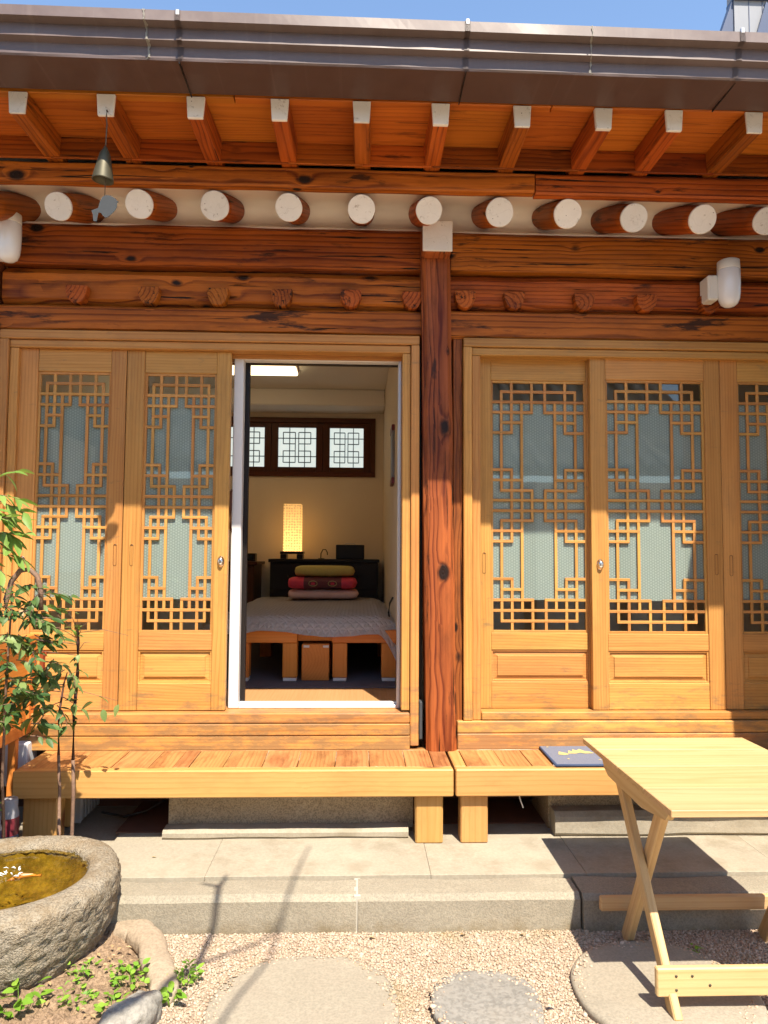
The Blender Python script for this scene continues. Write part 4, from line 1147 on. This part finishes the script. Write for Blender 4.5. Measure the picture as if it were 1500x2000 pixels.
# bed
bd = empty('bed', (-.22, 1.8, .723), 'low wooden bed frame on broad legs inside the open door', 'bed')
for (a, b) in ((-.745, -.372), (-.160, .238)):
    box('front_rail', a, b, .842, .902, .957, 1.035, 'orange', bd, .004)
for (a, b) in ((-.745, -.664), (-.461, -.371), (-.155, -.066), (.145, .235)):
    box('leg', a, b, .848, .935, .745, .9565, 'orange', bd, .004)
    box('leg_pad', a+.004, b-.004, .852, .931, .7235, .7445, 'pvc', bd, .003)
for y_ in (1.9, 2.75):
    for a in (-.74, .15): box('leg', a, a+.085, y_, y_+.085, .7235, .9565, 'orange', bd, .004)
box('slat_base', -.745, .236, .91, 2.88, .96, 1.03, 'orange', bd, .004)
bx_ = empty('bed_drawer_box', (-.26, .95, .723), 'upright reddish wooden box between the two middle bed legs', 'box')
box('box_body', -.346, -.176, .872, 1.30, .7235, .948, 'orange', bx_, .004)
for x_ in (-.335, -.215): box('box_latch', x_, x_+.036, .868, .8725, .925, .940, 'alu', bx_, .001)
# quilted bedspread
def spread():
    bm = bmesh.new(); nx, ny = 60, 70; vv = []
    X0, X1 = -.98, .246
    for j in range(ny+1):
        for i in range(nx+1):
            u = i/nx; v = j/ny
            x = X0+(X1-X0)*u; y = .805+(2.86-.805)*v
            z = 1.115+.010*noise.noise(Vector((x*3, y*3, 0)))
            # rounded front drop
            fd = max(0, 1-v/.065); z -= .085*fd**2; y += .02*(1-fd)*0
            hem = .012*math.sin(x*9)+.008*noise.noise(Vector((x*7, 0, 3)))
            z += (hem*fd if fd > 0 else 0)
            # right corner falls to the floor side
            ex = max(0, (u-.90)/.10); z -= (.05+.14*fd)*ex**1.5
            ey = max(0, (.1-u)/.1); z -= .09*ey**1.5
            z -= .03*u*fd
            z += .004*noise.noise(Vector((x*14, y*14, 2)))
            vv.append(bm.verts.new((x+.22, y-1.8, z-1.04)))
    for j in range(ny):
        for i in range(nx):
            a = j*(nx+1)+i; bm.faces.new((vv[a], vv[a+1], vv[a+nx+2], vv[a+nx+1])).smooth = True
    bmesh.ops.solidify(bm, geom=bm.faces[:], thickness=.012)
    return tag(finish('bedspread', bm, M['quilt'], (-.22, 1.8, 1.04), smooth=True), 'white diamond-quilted bedspread draped over the low bed', 'bedspread')
spread()
def cushion(name, x0, x1, y0, y1, z0, z1, mats, label, cat, band=None):
    bm = bmesh.new(); nx, nt_ = 36, 24; rows = []
    ry, rz = (y1-y0)/2, (z1-z0)/2
    for i in range(nx+1):
        u = -1+2*i/nx; e = (1-abs(u)**14)**.5*.985+.015
        row = []
        for k in range(nt_):
            a = 2*math.pi*k/nt_; ca, sa = math.cos(a), math.sin(a)
            p = 3.2; q = (abs(ca)**p+abs(sa)**p)**(-1/p)
            x = u*(x1-x0)/2; y = ry*ca*q*e; z = rz*sa*q*(e*.9+.1*(1-u*u))
            w = 1+.05*noise.noise(Vector((x*11+z0*30, y*9, z*12)))
            row.append(bm.verts.new((x, y*w, z*w)))
        rows.append(row)
    for i, (A_, B_) in enumerate(zip(rows, rows[1:])):
        for k in range(nt_):
            f = bm.faces.new((A_[k], A_[(k+1) % nt_], B_[(k+1) % nt_], B_[k])); f.smooth = True
            if band and band[0] < (i+.5)/nx < band[1]: f.material_index = 1
    bm.faces.new(rows[0]); bm.faces.new(rows[-1])
    return tag(finish(name, bm, mats, ((x0+x1)/2, (y0+y1)/2, (z0+z1)/2)), label, cat)
cushion('folded_blanket', -.600, .004, 2.38, 2.78, 1.122, 1.208, [M['pink_cloth']], 'pink folded blanket at the bottom of the bedding stack', 'blanket')
pw = cushion('pillow', -.600, -.010, 2.36, 2.76, 1.206, 1.312, [M['red_cloth'], M['wine_cloth']], 'crimson pillow with dark embroidered band in the bedding stack', 'pillow', (.25, .77))
for cx_ in (-.375, -.215):
    bm = bmesh.new(); tube(bm, [(.035*math.cos(t_), -.001, .021*math.sin(t_)) for t_ in np.linspace(0, 6.2832, 17)], .0035, 6)
    finish('embroidered_ring', bm, M['gold_thread'], (cx_, 2.352, 1.258), pw)
    bm = bmesh.new(); add_box(bm, (0, 0, 0), (.03, .004, .02), .001); finish('embroidered_flower', bm, M['red_cloth'], (cx_, 2.354, 1.258), pw)
cushion('folded_towel', -.545, -.030, 2.40, 2.74, 1.308, 1.405, [M['olive_cloth']], 'folded olive-yellow blanket on top of the bedding stack', 'blanket')
# dark cabinet behind the bed
cb = empty('black_cabinet', (-.31, 3.15, .723), 'low black lacquered cabinet behind the bed', 'cabinet')
box('cabinet_body', -.80, .178, 2.93, 3.38, .724, 1.425, 'black', cb, .004)
box('cabinet_top', -.815, .19, 2.915, 3.385, 1.4255, 1.455, 'black', cb, .004)
for a in (-.79, -.47, -.15): box('drawer', a, a+.31, 2.922, 2.930, 1.18, 1.41, 'black', cb, .003)
for a in (-.635, -.315, .005):
    bm = bmesh.new(); lathe(bm, [(.0005, .012), (.008, .010), (.009, 0)], 10); finish('drawer_knob', bm, M['bronze'], (a, 2.922, 1.30), cb, rot=(R(90), 0, 0))
# lamp
lp = empty('paper_lamp', (-.62, 3.14, 1.456), 'glowing square paper lamp with carved pattern on black cabinet', 'lamp')
box('lamp_shade', -.700, -.535, 3.06, 3.20, 1.525, 1.965, 'lampglow', lp, .004)
box('lamp_base', -.725, -.512, 3.04, 3.22, 1.500, 1.524, 'black', lp, .003)
for a in (-.722, -.572): box('foot', a, a+.055, 3.05, 3.21, 1.4565, 1.499, 'black', lp, .003)
tv = empty('radio_box', (-.08, 3.1, 1.456), 'plain black rectangular box with wire handle, on the cabinet', 'box')
box('box_body', -.210, .052, 3.02, 3.12, 1.456, 1.588, 'black', tv, .006)
bm = bmesh.new(); tube(bm, [(-.05, 0, 0), (-.04, 0, .012), (.04, 0, .012), (.05, 0, 0)], .003, 6); finish('handle', bm, M['alu'], (-.08, 3.07, 1.588), tv)
dl = empty('gooseneck_hook', (-.33, 3.05, 1.456), 'small curved metal gooseneck on the black cabinet', 'hook')
bm = bmesh.new(); tube(bm, [(-.02, 0, 0), (-.018, 0, .05), (0, 0, .085), (.025, 0, .085), (.04, 0, .06), (.042, 0, .035)], .005, 8); finish('arm', bm, M['bronze'], (-.33, 3.05, 1.458), dl)
bm = bmesh.new(); lathe(bm, [(.03, 0), (.03, .006), (.006, .008), (.0005, .008)], 16); finish('foot', bm, M['bronze'], (-.345, 3.05, 1.4565), dl)
ns = empty('bedside_chest', (-1.10, 3.0, .723), 'dark reddish bedside chest at the left of the bed', 'chest')
box('chest_body', -1.30, -.935, 2.85, 3.38, .724, 1.40, 'dark', ns, .004); box('chest_top', -1.32, -.905, 2.83, 3.385, 1.4005, 1.43, 'dark', ns, .004)
box('chest_drawer', -1.28, -.955, 2.842, 2.85, 1.16, 1.38, 'dark', ns, .003); box('chest_drawer', -1.28, -.955, 2.842, 2.85, .80, 1.12, 'dark', ns, .003)
sb = empty('small_speaker', (-1.02, 3.05, 1.43), 'small black box on the reddish bedside chest', 'box')
box('speaker_case', -1.14, -.945, 3.0, 3.12, 1.4305, 1.505, 'black', sb, .006); box('speaker_face', -1.12, -.965, 2.996, 3.0, 1.445, 1.49, 'black_gloss', sb, .002)
hg = empty('wall_hanging', (.23, 1.0, 1.9), 'narrow framed hanging with red ends on the bedroom side wall', 'picture')
box('hanging_panel', .218, .2345, 1.15, 1.38, 2.0, 2.33, 'far_panel', hg, .002)
for z_ in (1.975, 2.33): box('hanging_end', .214, .2345, 1.14, 1.39, z_, z_+.04, 'redlabel', hg, .003)
bm = bmesh.new(); tube(bm, [(0, 0, .10), (-.02, 0, .06), (-.028, 0, 0), (-.015, 0, -.08), (0, 0, -.12)], .006, 8)
tag(finish('looped_cable', bm, M['cable'], (.228, 1.15, 1.12)), 'black cord on the side wall beside the bed', 'cable')

# ================================================================== PLANTS
def leaf_mesh(name, L, w, mat, fold=.25, droop=.25, seg=5):
    bm = bmesh.new(); mid, lf, rt = [], [], []
    for i in range(seg+1):
        t_ = i/seg; x = L*t_; wd_ = w*math.sin(math.pi*min(1, t_**.8*1.0))**.8*(1-.15*t_) if 0 < i < seg else 0
        z = -droop*L*t_*t_
        mid.append(bm.verts.new((x, 0, z)))
        if 0 < i < seg: lf.append(bm.verts.new((x, wd_, z+fold*wd_))); rt.append(bm.verts.new((x, -wd_, z+fold*wd_)))
    for side, sgn in ((lf, 1), (rt, -1)):
        pts = [mid[0]]+side+[mid[-1]]
        for i in range(seg):
            a, b = mid[i], mid[i+1]; c = pts[i+1] if i+1 <= seg-1 else None; d = pts[i] if i >= 1 else None
            vs = [a, b]
            if c is not None and c is not b: vs.append(c)
            if d is not None and d is not a: vs.append(d)
            if len(vs) >= 3:
                if sgn < 0: vs.reverse()
                bm.faces.new(vs).smooth = True
    return bm_mesh(bm, mat, name=name)
LEAF = {
 'light': [leaf_mesh('leaf', .085, .015, M['leaf_light'], .3, d_) for d_ in (.1, .3)],
 'dark': [leaf_mesh('leaf', .060, .0135, M['leaf_dark'], .3, d_) for d_ in (.1, .3)],
 'mid': [leaf_mesh('leaf', .055, .0145, M['leaf_mid'], .25, d_) for d_ in (.15, .4)],
 'dry': [leaf_mesh('leaf', .045, .010, M['leaf_dry'], .4, .5)],
 'weed': [leaf_mesh('leaf', .026, .0085, M['leaf_weed'], .2, d_) for d_ in (.1, .3)],
}
def put_leaf(kind, p, d, parent, sc=1.0, roll_=None):
    o = bpy.data.objects.new('leaf', random.choice(LEAF[kind])); COL.objects.link(o)
    o.parent = parent; o.location = Vector(p)-WL[parent.name]
    q = Vector(d).to_track_quat('X', 'Z')
    from mathutils import Quaternion
    q = q @ Quaternion((1, 0, 0), roll_ if roll_ is not None else random.uniform(-.7, .7))
    o.rotation_euler = q.to_euler(); o.scale = (sc, sc, sc)
def stemobj(name, pts, rad, mat, parent, n=7):
    bm = bmesh.new(); c = WL[parent.name]
    tube(bm, [Vector(p)-c for p in pts], rad, n)
    return finish(name, bm, mat, c, parent)
def spray(parent, base, d, kind, n, spread_, sc=1.0, stem=True, mat='branch_dark', length=.18):
    """a twig with leaves in opposite pairs"""
    base, d = Vector(base), Vector(d).normalized()
    pts = [base]; 
    for k in range(4):
        d = (d+Vector((random.uniform(-.15, .15), random.uniform(-.15, .15), -.10))).normalized(); pts.append(pts[-1]+d*length/4)
    if stem: stemobj('twig', pts, [.0022, .002, .0016, .0013, .0008], M[mat], parent, 5)
    for k in range(n):
        t_ = .25+.75*k/max(1, n-1); i = min(3, int(t_*4)); p = pts[i].lerp(pts[i+1], t_*4-i) if t_ < 1 else pts[-1]
        s_ = d.cross(Vector((0, 0, 1))); s_ = s_.normalized() if s_.length > .1 else Vector((1, 0, 0))
        sg = 1 if k % 2 else -1
        dd = (d*random.uniform(.4, 1.0)+s_*sg*spread_*random.uniform(.5, 1.2)+Vector((0, 0, random.uniform(-.5, .35))))
        put_leaf(kind, p, dd, parent, sc*random.uniform(.75, 1.2))

# bright bamboo-like shrub at the upper left
P1 = empty('nandina_shrub', (-1.50, -.78, GZ), 'light green narrow-leaved shrub at the left edge, beside the first door', 'shrub')
stemobj('stem', [(-1.50, -.78, GZ), (-1.485, -.78, .6), (-1.475, -.79, 1.2), (-1.45, -.79, 1.62)], [.007, .006, .005, .003], M['branch_dark'], P1)
for (b_, d_, n_, s_) in (((-1.42, -.80, 1.72), (1, -.1, .1), 7, 1.0), ((-1.44, -.80, 1.64), (1, -.2, .05), 7, 1.0), ((-1.45, -.78, 1.58), (1, 0, .05), 6, 1.05), ((-1.42, -.80, 1.55), (1, -.2, -.2), 7, .95),
                   ((-1.44, -.80, 1.76), (.7, -.1, .5), 5, .9), ((-1.45, -.79, 1.48), (.8, -.3, -.2), 5, .9), ((-1.46, -.80, 1.66), (.6, -.5, .2), 6, .95), ((-1.40, -.82, 1.62), (.9, -.3, .3), 5, .85), ((-1.40, -.80, 1.50), (.9, -.2, .0), 6, .9), ((-1.40, -.80, 1.70), (.9, -.3, -.1), 6, .95), ((-1.41, -.80, 1.57), (.9, -.1, .2), 6, .95)):
    spray(P1, b_, d_, 'light', n_, .55, s_, True, 'bark', .13)
# dark glossy shrub
P2 = empty('evergreen_shrub', (-1.40, -.74, GZ), 'dark green glossy-leaved shrub beside the basin in front of the orange cabinet', 'shrub')
stemobj('stem', [(-1.40, -.60, GZ+.1), (-1.40, -.66, .6), (-1.36, -.74, 1.0), (-1.33, -.78, 1.35)], [.007, .006, .005, .003], M['bark'], P2)
stemobj('stem', [(-1.44, -.62, GZ+.1), (-1.42, -.70, .6), (-1.40, -.76, 1.1), (-1.38, -.80, 1.38)], [.006, .006, .004, .002], M['bark'], P2)
for k in range(57):
    z = random.uniform(.98, 1.38) if k < 47 else random.uniform(.80, 1.0)
    x = -1.36+random.uniform(-.04, .18)*(1.0 if z > 1.05 else .7); y = -.78+random.uniform(-.08, .08)
    a = random.uniform(-2.2, 1.0)
    spray(P2, (x, y, z), (math.cos(a), math.sin(a)*.8, random.uniform(-.3, .3)), 'dark' if random.random() < .8 else 'mid', 5, .7, random.uniform(.7, 1.05), True, 'bark', .075)
for k in range(3):
    put_leaf('dry', (random.uniform(-1.40, -1.16), -.80+random.uniform(-.06, .06), random.uniform(1.05, 1.32)), (random.uniform(-1, 1), -.5, random.uniform(-.5, .5)), P2, .9)
P4 = empty('evergreen_shrub', (-1.46, -.70, GZ), 'dense dark leafy twigs tangled round the bent cane at the left edge', 'shrub')
stemobj('stem', [(-1.46, -.70, GZ), (-1.44, -.74, .7), (-1.40, -.82, 1.2), (-1.36, -.84, 1.42)], [.008, .007, .005, .002], M['bark'], P4)
for k in range(15):
    z = 1.06+.34*random.random(); x = -1.42+.22*random.random()*(1.25-abs(z-1.2)*2); y = -.84+random.uniform(-.07, .05); a = random.uniform(-2.6, .6)
    spray(P4, (x, y, z), (math.cos(a), math.sin(a)*.7, random.uniform(-.5, .3)), 'dark', 5, .75, random.uniform(.55, .85), True, 'branch_dark', .07)
# hooked dead cane
bm = bmesh.new(); tube(bm, [(-.075, 0, -.16), (-.078, 0, -.08), (-.06, 0, -.01), (-.03, 0, .03), (.005, 0, .035), (.035, 0, .01), (.05, 0, -.04), (.055, 0, -.12)], [.012, .011, .010, .010, .009, .010, .010, .008], 10)
tag(finish('bent_cane', bm, M['bark'], (-1.265, -.80, 1.40)), 'brown cane bent into a hook above the dark shrub', 'cane')
# two slender saplings behind the basin
def sapling(pts, rad, label, mats):
    P = empty('sapling', pts[0], label, 'sapling')
    k = mats
    stemobj('stem', pts[:k+1], rad[:k+1], M['bark'], P); stemobj('stem', pts[k:], rad[k:], M['branch_dark'], P)
    return P
s1 = sapling([(-1.230, -.52, .20), (-1.228, -.52, .34), (-1.231, -.52, .52), (-1.240, -.52, .66), (-1.244, -.52, .82), (-1.228, -.52, .95), (-1.215, -.52, 1.0)], [.0068, .0064, .0064, .006, .0052, .004, .002], 'slim sapling with drooping leaflets, left of the pair before the bench', 3)
for (p_, d_, n_) in (((-1.228, -.52, .95), (-1, -.2, .1), 5), ((-1.235, -.52, .90), (.8, -.4, -.1), 3), ((-1.225, -.52, .97), (.6, -.3, .5), 3), ((-1.235, -.52, .88), (-.9, -.5, -.3), 5), ((-1.24, -.52, .92), (-.5, -.6, .3), 4), ((-1.30, -.54, .93), (-.9, -.3, -.3), 5), ((-1.36, -.56, .90), (-.6, -.3, -.5), 5), ((-1.42, -.58, .88), (-.6, -.2, -.7), 4), ((-1.33, -.56, .98), (-.6, -.3, .2), 5)):
    spray(s1, p_, d_, 'mid', n_, .6, 1.15, True, 'bark', .12)
for k in range(30):
    spray(s1, (-1.44+random.uniform(0, .27), -.62+random.uniform(-.09, .05), random.uniform(.84, 1.10)), (random.uniform(-1, 1), -.4, random.uniform(-.6, .3)), 'dark' if random.random() < .7 else 'mid', 4, .7, .85, True, 'bark', .07)
s2 = sapling([(-1.172, -.52, .20), (-1.175, -.52, .32), (-1.174, -.52, .50), (-1.180, -.52, .64), (-1.182, -.52, .82), (-1.172, -.52, 1.0), (-1.174, -.52, 1.12), (-1.178, -.52, 1.19)], [.0078, .0074, .0076, .0072, .0064, .007, .0072, .004], 'taller dark-stemmed sapling with twiggy top, right of the pair before the bench', 3)
for k in range(11):
    a = random.uniform(-.5, 3.4)
    p0 = Vector((-1.178, -.52, 1.17-random.uniform(0, .10)))
    d0 = Vector((math.cos(a), -.25, abs(math.sin(a))*.45)); L_ = random.uniform(.12, .28)
    stemobj('twig', [p0, p0+d0*L_*.5+Vector((0, 0, .012)), p0+d0*L_+Vector((0, 0, -.015))], [.0016, .0012, .0007], M['bark'], s2, 5)
    if random.random() < .35: put_leaf('dark' if k % 2 else 'mid', p0+d0*L_*.95, d0+Vector((0, 0, -.3)), s2, .55)
for k in range(16): 
    z = random.uniform(.80, 1.10); put_leaf('mid' if k % 3 else 'dark', (-1.176+random.uniform(-.01, .01), -.525, z), (random.uniform(-1, 1), -.5, random.uniform(-.8, .2)), s2, random.uniform(.4, .7))
for k in range(7): put_leaf('light', (-1.18+random.uniform(-.015, .02), -.525, 1.17+random.uniform(-.02, .03)), (random.uniform(-1, 1), -.4, random.uniform(0, .8)), s2, .55)
for (x, z, dx, dz) in ((-1.08, .90, 1, -.1), (-1.10, .88, -.9, -.3), (-.995, .87, -.3, -.9), (-1.06, .85, .2, -.7)):
    put_leaf('mid', (x, -.53, z), (dx, -.2, dz), s2, 1.0)
stemobj('twig', [(-1.18, -.52, .93), (-1.10, -.53, .91), (-1.00, -.53, .885)], [.0014, .0011, .0006], M['bark'], s2, 5)
s3 = sapling([(-1.44, -.66, .2), (-1.452, -.66, .45), (-1.458, -.66, .6), (-1.45, -.66, .7)], [.007, .006, .005, .003], 'thin pale stem with a single leaf at the far left edge', 2)
for d_ in ((.8, -.2, .5), (.9, -.3, .1)): put_leaf('light', (-1.455, -.665, .50), d_, s3, .8)

# weeds
def weed(x, y, n, r, label, sc=1.0, z=None):
    z = GZ+.02 if z is None else z
    P = empty('weed', (x, y, z), label, 'weed', 'small green weeds in the planting bed')
    for k in range(n):
        a = random.uniform(0, 6.28); rr = r*math.sqrt(random.random()); hgt = random.uniform(.008, .05)*sc
        p = Vector((x+rr*math.cos(a), y+rr*math.sin(a), z+hgt))
        if k % 3 == 0: stemobj('stalk', [(x+rr*.5*math.cos(a), y+rr*.5*math.sin(a), z-.01), p], [.0012, .0008], M['leaf_weed'], P, 4)
        put_leaf('weed', p, (math.cos(a+random.uniform(-1, 1)), math.sin(a+random.uniform(-1, 1)), random.uniform(-.1, .7)), P, sc*random.uniform(.6, 1.2))
weed(-.735, -1.155, 46, .055, 'bright weed clump left of the long tan edging stone', 1.0)
weed(-.565, -1.125, 50, .05, 'bright weed clump against the gravel side of the edging stone', .9, GZ+.005)
weed(-.57, -1.24, 14, .025, 'low round-leaved weed at the lower tip of the edging stone', 1.3, GZ+.005)
weed(-.895, -1.12, 26, .05, 'weed growing in the shade under the basin', .9)
weed(-.865, -1.26, 30, .05, 'weed clump in the middle of the soil bed', .95)
weed(-.745, -1.31, 26, .045, 'weed beside the grey pointed rock', 1.0)
weed(-1.015, -1.30, 16, .055, 'larger-leaved weed in front of the basin', 1.7)
weed(-1.07, -1.33, 12, .03, 'tall weed at the bottom left corner', 1.8)
weed(-.80, -1.10, 16, .03, 'sparse weed between basin and edging stone', .7)
weed(1.215, -.985, 12, .02, 'tiny weed in the gravel beneath the table', .7, GZ+.004)
weed(-.14, -1.505, 22, .03, 'moss-like weed at the near edge of the round stone', .6, GZ+.028)
# litter: dead leaves lying about
for (x, y, z, a, lab) in ((.05, -.868, GZ+.012, .3, 'reddish dead leaf on gravel below the kerb joint'), (.39, -.86, GZ+.012, .7, 'curled dead leaf against the kerb near the middle'), (.60, -1.31, GZ+.035, .5, 'small dark leaf on the grey stepping stone'),
                          (-.86, -.05+-.42, .224, .4, 'dry leaf on the cement platform near the basin'), (.63, -.87, GZ+.014, 2.2, 'pale dry leaf by the kerb left of the table')):
    o = bpy.data.objects.new('dead_leaf', LEAF['dry'][0]); COL.objects.link(o); o.location = (x, y, z); o.rotation_euler = (random.uniform(-.2, .2), .1, a); o.scale = (.8, .8, .8)
    tag(o, lab, 'leaf')

bm = bmesh.new()
for k in range(46):
    x = random.uniform(-1.0, -.68); y = random.uniform(-1.36, -.95)
    if x > -.60-(y+1.25)*.45-.06: x -= .12
    L_ = random.uniform(.010, .03); a = random.uniform(0, 6.28); d_ = Vector((math.cos(a), math.sin(a), random.uniform(-.2, .3))); n_ = Vector((-d_.y, d_.x, random.uniform(-.3, .3)))
    c_ = Vector((x, y, .046)); vs = [bm.verts.new(c_-d_*L_/2), bm.verts.new(c_+n_*L_*.25+Vector((0, 0, .003))), bm.verts.new(c_+d_*L_/2), bm.verts.new(c_-n_*L_*.25+Vector((0, 0, .003)))]
    bm.faces.new(vs)
tag(finish('leaf_litter', bm, M['leaf_dry'], (0, 0, GZ), normals=False), 'scattered dry leaf scraps on the soil bed', 'litter', kind='stuff')

# ================================================================== OUT OF FRAME NEIGHBOURS
# bare tree overhead: only its shadow and reflection reach the picture
def upsun(p, s): return Vector((p[0]+.2818*s, p[1]-s, p[2]+1.606*s))
bt = empty('bare_tree', (-1.7, -4.4, GZ), 'bare young tree beside the photographer', 'tree')
s_ = 1.62
A = [upsun(p, s_) for p in ((-.516, -.640, .22), (-.530, -.73, .21), (-.524, -.83, .15), (-.545, -1.02, .09), (-.66, -1.30, .09))]
stemobj('branch', A, [.006, .011, .012, .013, .016], M['branch_dark'], bt)
stemobj('branch', [A[1], upsun((-.60, -.70, .22), s_)], [.010, .006], M['branch_dark'], bt)
Bq = [upsun(p, s_+.5) for p in ((-.205, -.36, .22), (-.24, -.62, .22), (-.27, -.83, .16), (-.37, -.90, .09), (-.545, -1.02, .09))]
stemobj('branch', Bq[:4]+[A[3]], [.004, .006, .007, .007, .009], M['branch_dark'], bt)
Cq = [upsun(p, s_+.35) for p in ((-.27, -.83, .16), (-.31, -1.05, .09), (-.37, -1.22, .09), (-.42, -1.42, .09))]
stemobj('branch', Cq, [.005, .006, .007, .007], M['branch_dark'], bt)
stemobj('branch', [Cq[-1], (-.9, -3.9, 3.0), (-1.5, -4.3, 2.4)], [.010, .02, .03], M['branch_dark'], bt)
stemobj('branch', [A[-1], (-.8, -3.6, 2.9), (-1.5, -4.3, 2.3)], [.02, .03, .04], M['branch_dark'], bt)
stemobj('trunk', [(-1.7, -4.4, GZ), (-1.65, -4.38, 1.0), (-1.5, -4.3, 2.3), (-1.45, -4.35, 3.2)], [.07, .06, .045, .02], M['bark'], bt, 12)

# side wing at the right: its end wall shades the right edge of the doors
sw = empty('side_wing', (3.0, -2.2, GZ), 'plastered side wing of the house at the right', 'house')
box('wing_wall', 2.20, 5.0, -.94, -.80, GZ, 3.2, 'plaster', sw, .004)
box('wing_post', 2.118, 2.26, -.96, -.82, GZ, 3.0, 'pillar', sw, .005)
box('wing_eave', 2.02, 5.2, -1.25, -.62, 3.235, 3.34, 'tile', sw, .01)
bm = bmesh.new(); prism(bm, [(2.125, 2.90), (2.28, 2.90), (2.28, 3.23), (2.03, 3.23)], -.945, -.86); finish('wing_bracket', bm, W['old'][1], (0, 0, 0), sw)
lw_ = empty('unseen_left_wing', (-3.0, -3.8, GZ), 'unseen timber and plaster wing added at the left to block low sky', 'house')  # added outside the view to enclose the court and cut sky fill
box('wing_wall', -3.2, -3.0, -6.2, -1.7, GZ, 2.7, 'plaster', lw_, .004)
for y_ in (-6.2, -4.7, -3.2, -1.8): box('wing_post', -3.03, -2.9, y_, y_+.15, GZ, 2.75, 'pillar', lw_, .005)
box('wing_sill', -2.99, -2.95, -6.0, -1.7, .5, 1.3, 'pine', lw_, .004)
box('wing_eave', -4.6, -2.4, -6.2, -1.6, 2.76, 2.95, 'tile', lw_, .01)

# house across the courtyard, seen only as a reflection in the panes
oh = empty('opposite_house', (0, -8.2, GZ), 'tile-roofed house across the courtyard', 'house')
box('far_wall', -6, 5, -7.2, -7.0, GZ, 2.6, 'plaster', oh, 0)
for k in range(7): box('far_post', -4.5+k*1.4, -4.34+k*1.4, -7.0, -6.9, GZ, 2.6, 'pillar', oh, .004)
bm = bmesh.new(); a = [bm.verts.new(v) for v in ((-6.5, -6.1, 2.60), (5.5, -6.1, 2.60), (5.5, -9.4, 4.75), (-6.5, -9.4, 4.75))]; bm.faces.new(a)
bmesh.ops.solidify(bm, geom=bm.faces[:], thickness=.12); finish('roof_plane', bm, M['tile'], (0, 0, 0), oh)
bm = bmesh.new()
tp = [(0, -6.08-3.3*k/24, 2.66+2.15*k/24-.18*math.sin(math.pi*k/24)+.02*(k % 2)) for k in range(25)]
tube(bm, tp, [.085 if k % 2 else .075 for k in range(25)], 10); tm = bm_mesh(bm, M['tile'], name='tile_row')
for k in range(40): wire('tile_row', tm, (-6.4+k*.30, 0, 0), oh)

# grey building far behind, over the gutter at the upper right
nb = empty('neighbour_building', (12.5, 17.5, GZ), 'grey-panelled building rising beyond the gutter at upper right', 'building')
bm = bmesh.new()
box('facade', 10.80, 15.0, 16.0, 16.4, GZ, 21.0, 'far_panel', nb, 0)
box('main_block', 13.2, 17.0, 16.41, 20.0, GZ, 21.0, 'far_panel', nb, 0)
bm = bmesh.new(); prism(bm, [(9.95, GZ), (10.796, GZ), (10.796, 17.8), (10.80, 17.8), (10.38, 16.6), (9.95, 15.4)], 16.05, 16.3)
finish('sloped_side', bm, M['far_dark'], (0, 0, 0), nb)
for x_ in (11.22, 11.62): box('panel_joint', x_, x_+.02, 15.985, 16.0, 10, 21, 'far_dark', nb, 0)
bm = bmesh.new(); prism(bm, [(11.21, 16.0), (11.80, 16.0), (11.80, 17.5), (11.70, 17.6)], 15.9, 15.98); finish('stair_window', bm, M['far_dark'], (0, 0, 0), nb)
box('window_frame', 11.80, 12.4, 15.86, 15.98, 15.0, 17.55, 'far_panel', nb, 0)
box('coping', 10.78, 15.05, 15.9, 16.4, 17.69, 17.78, 'far_dark', nb, 0)
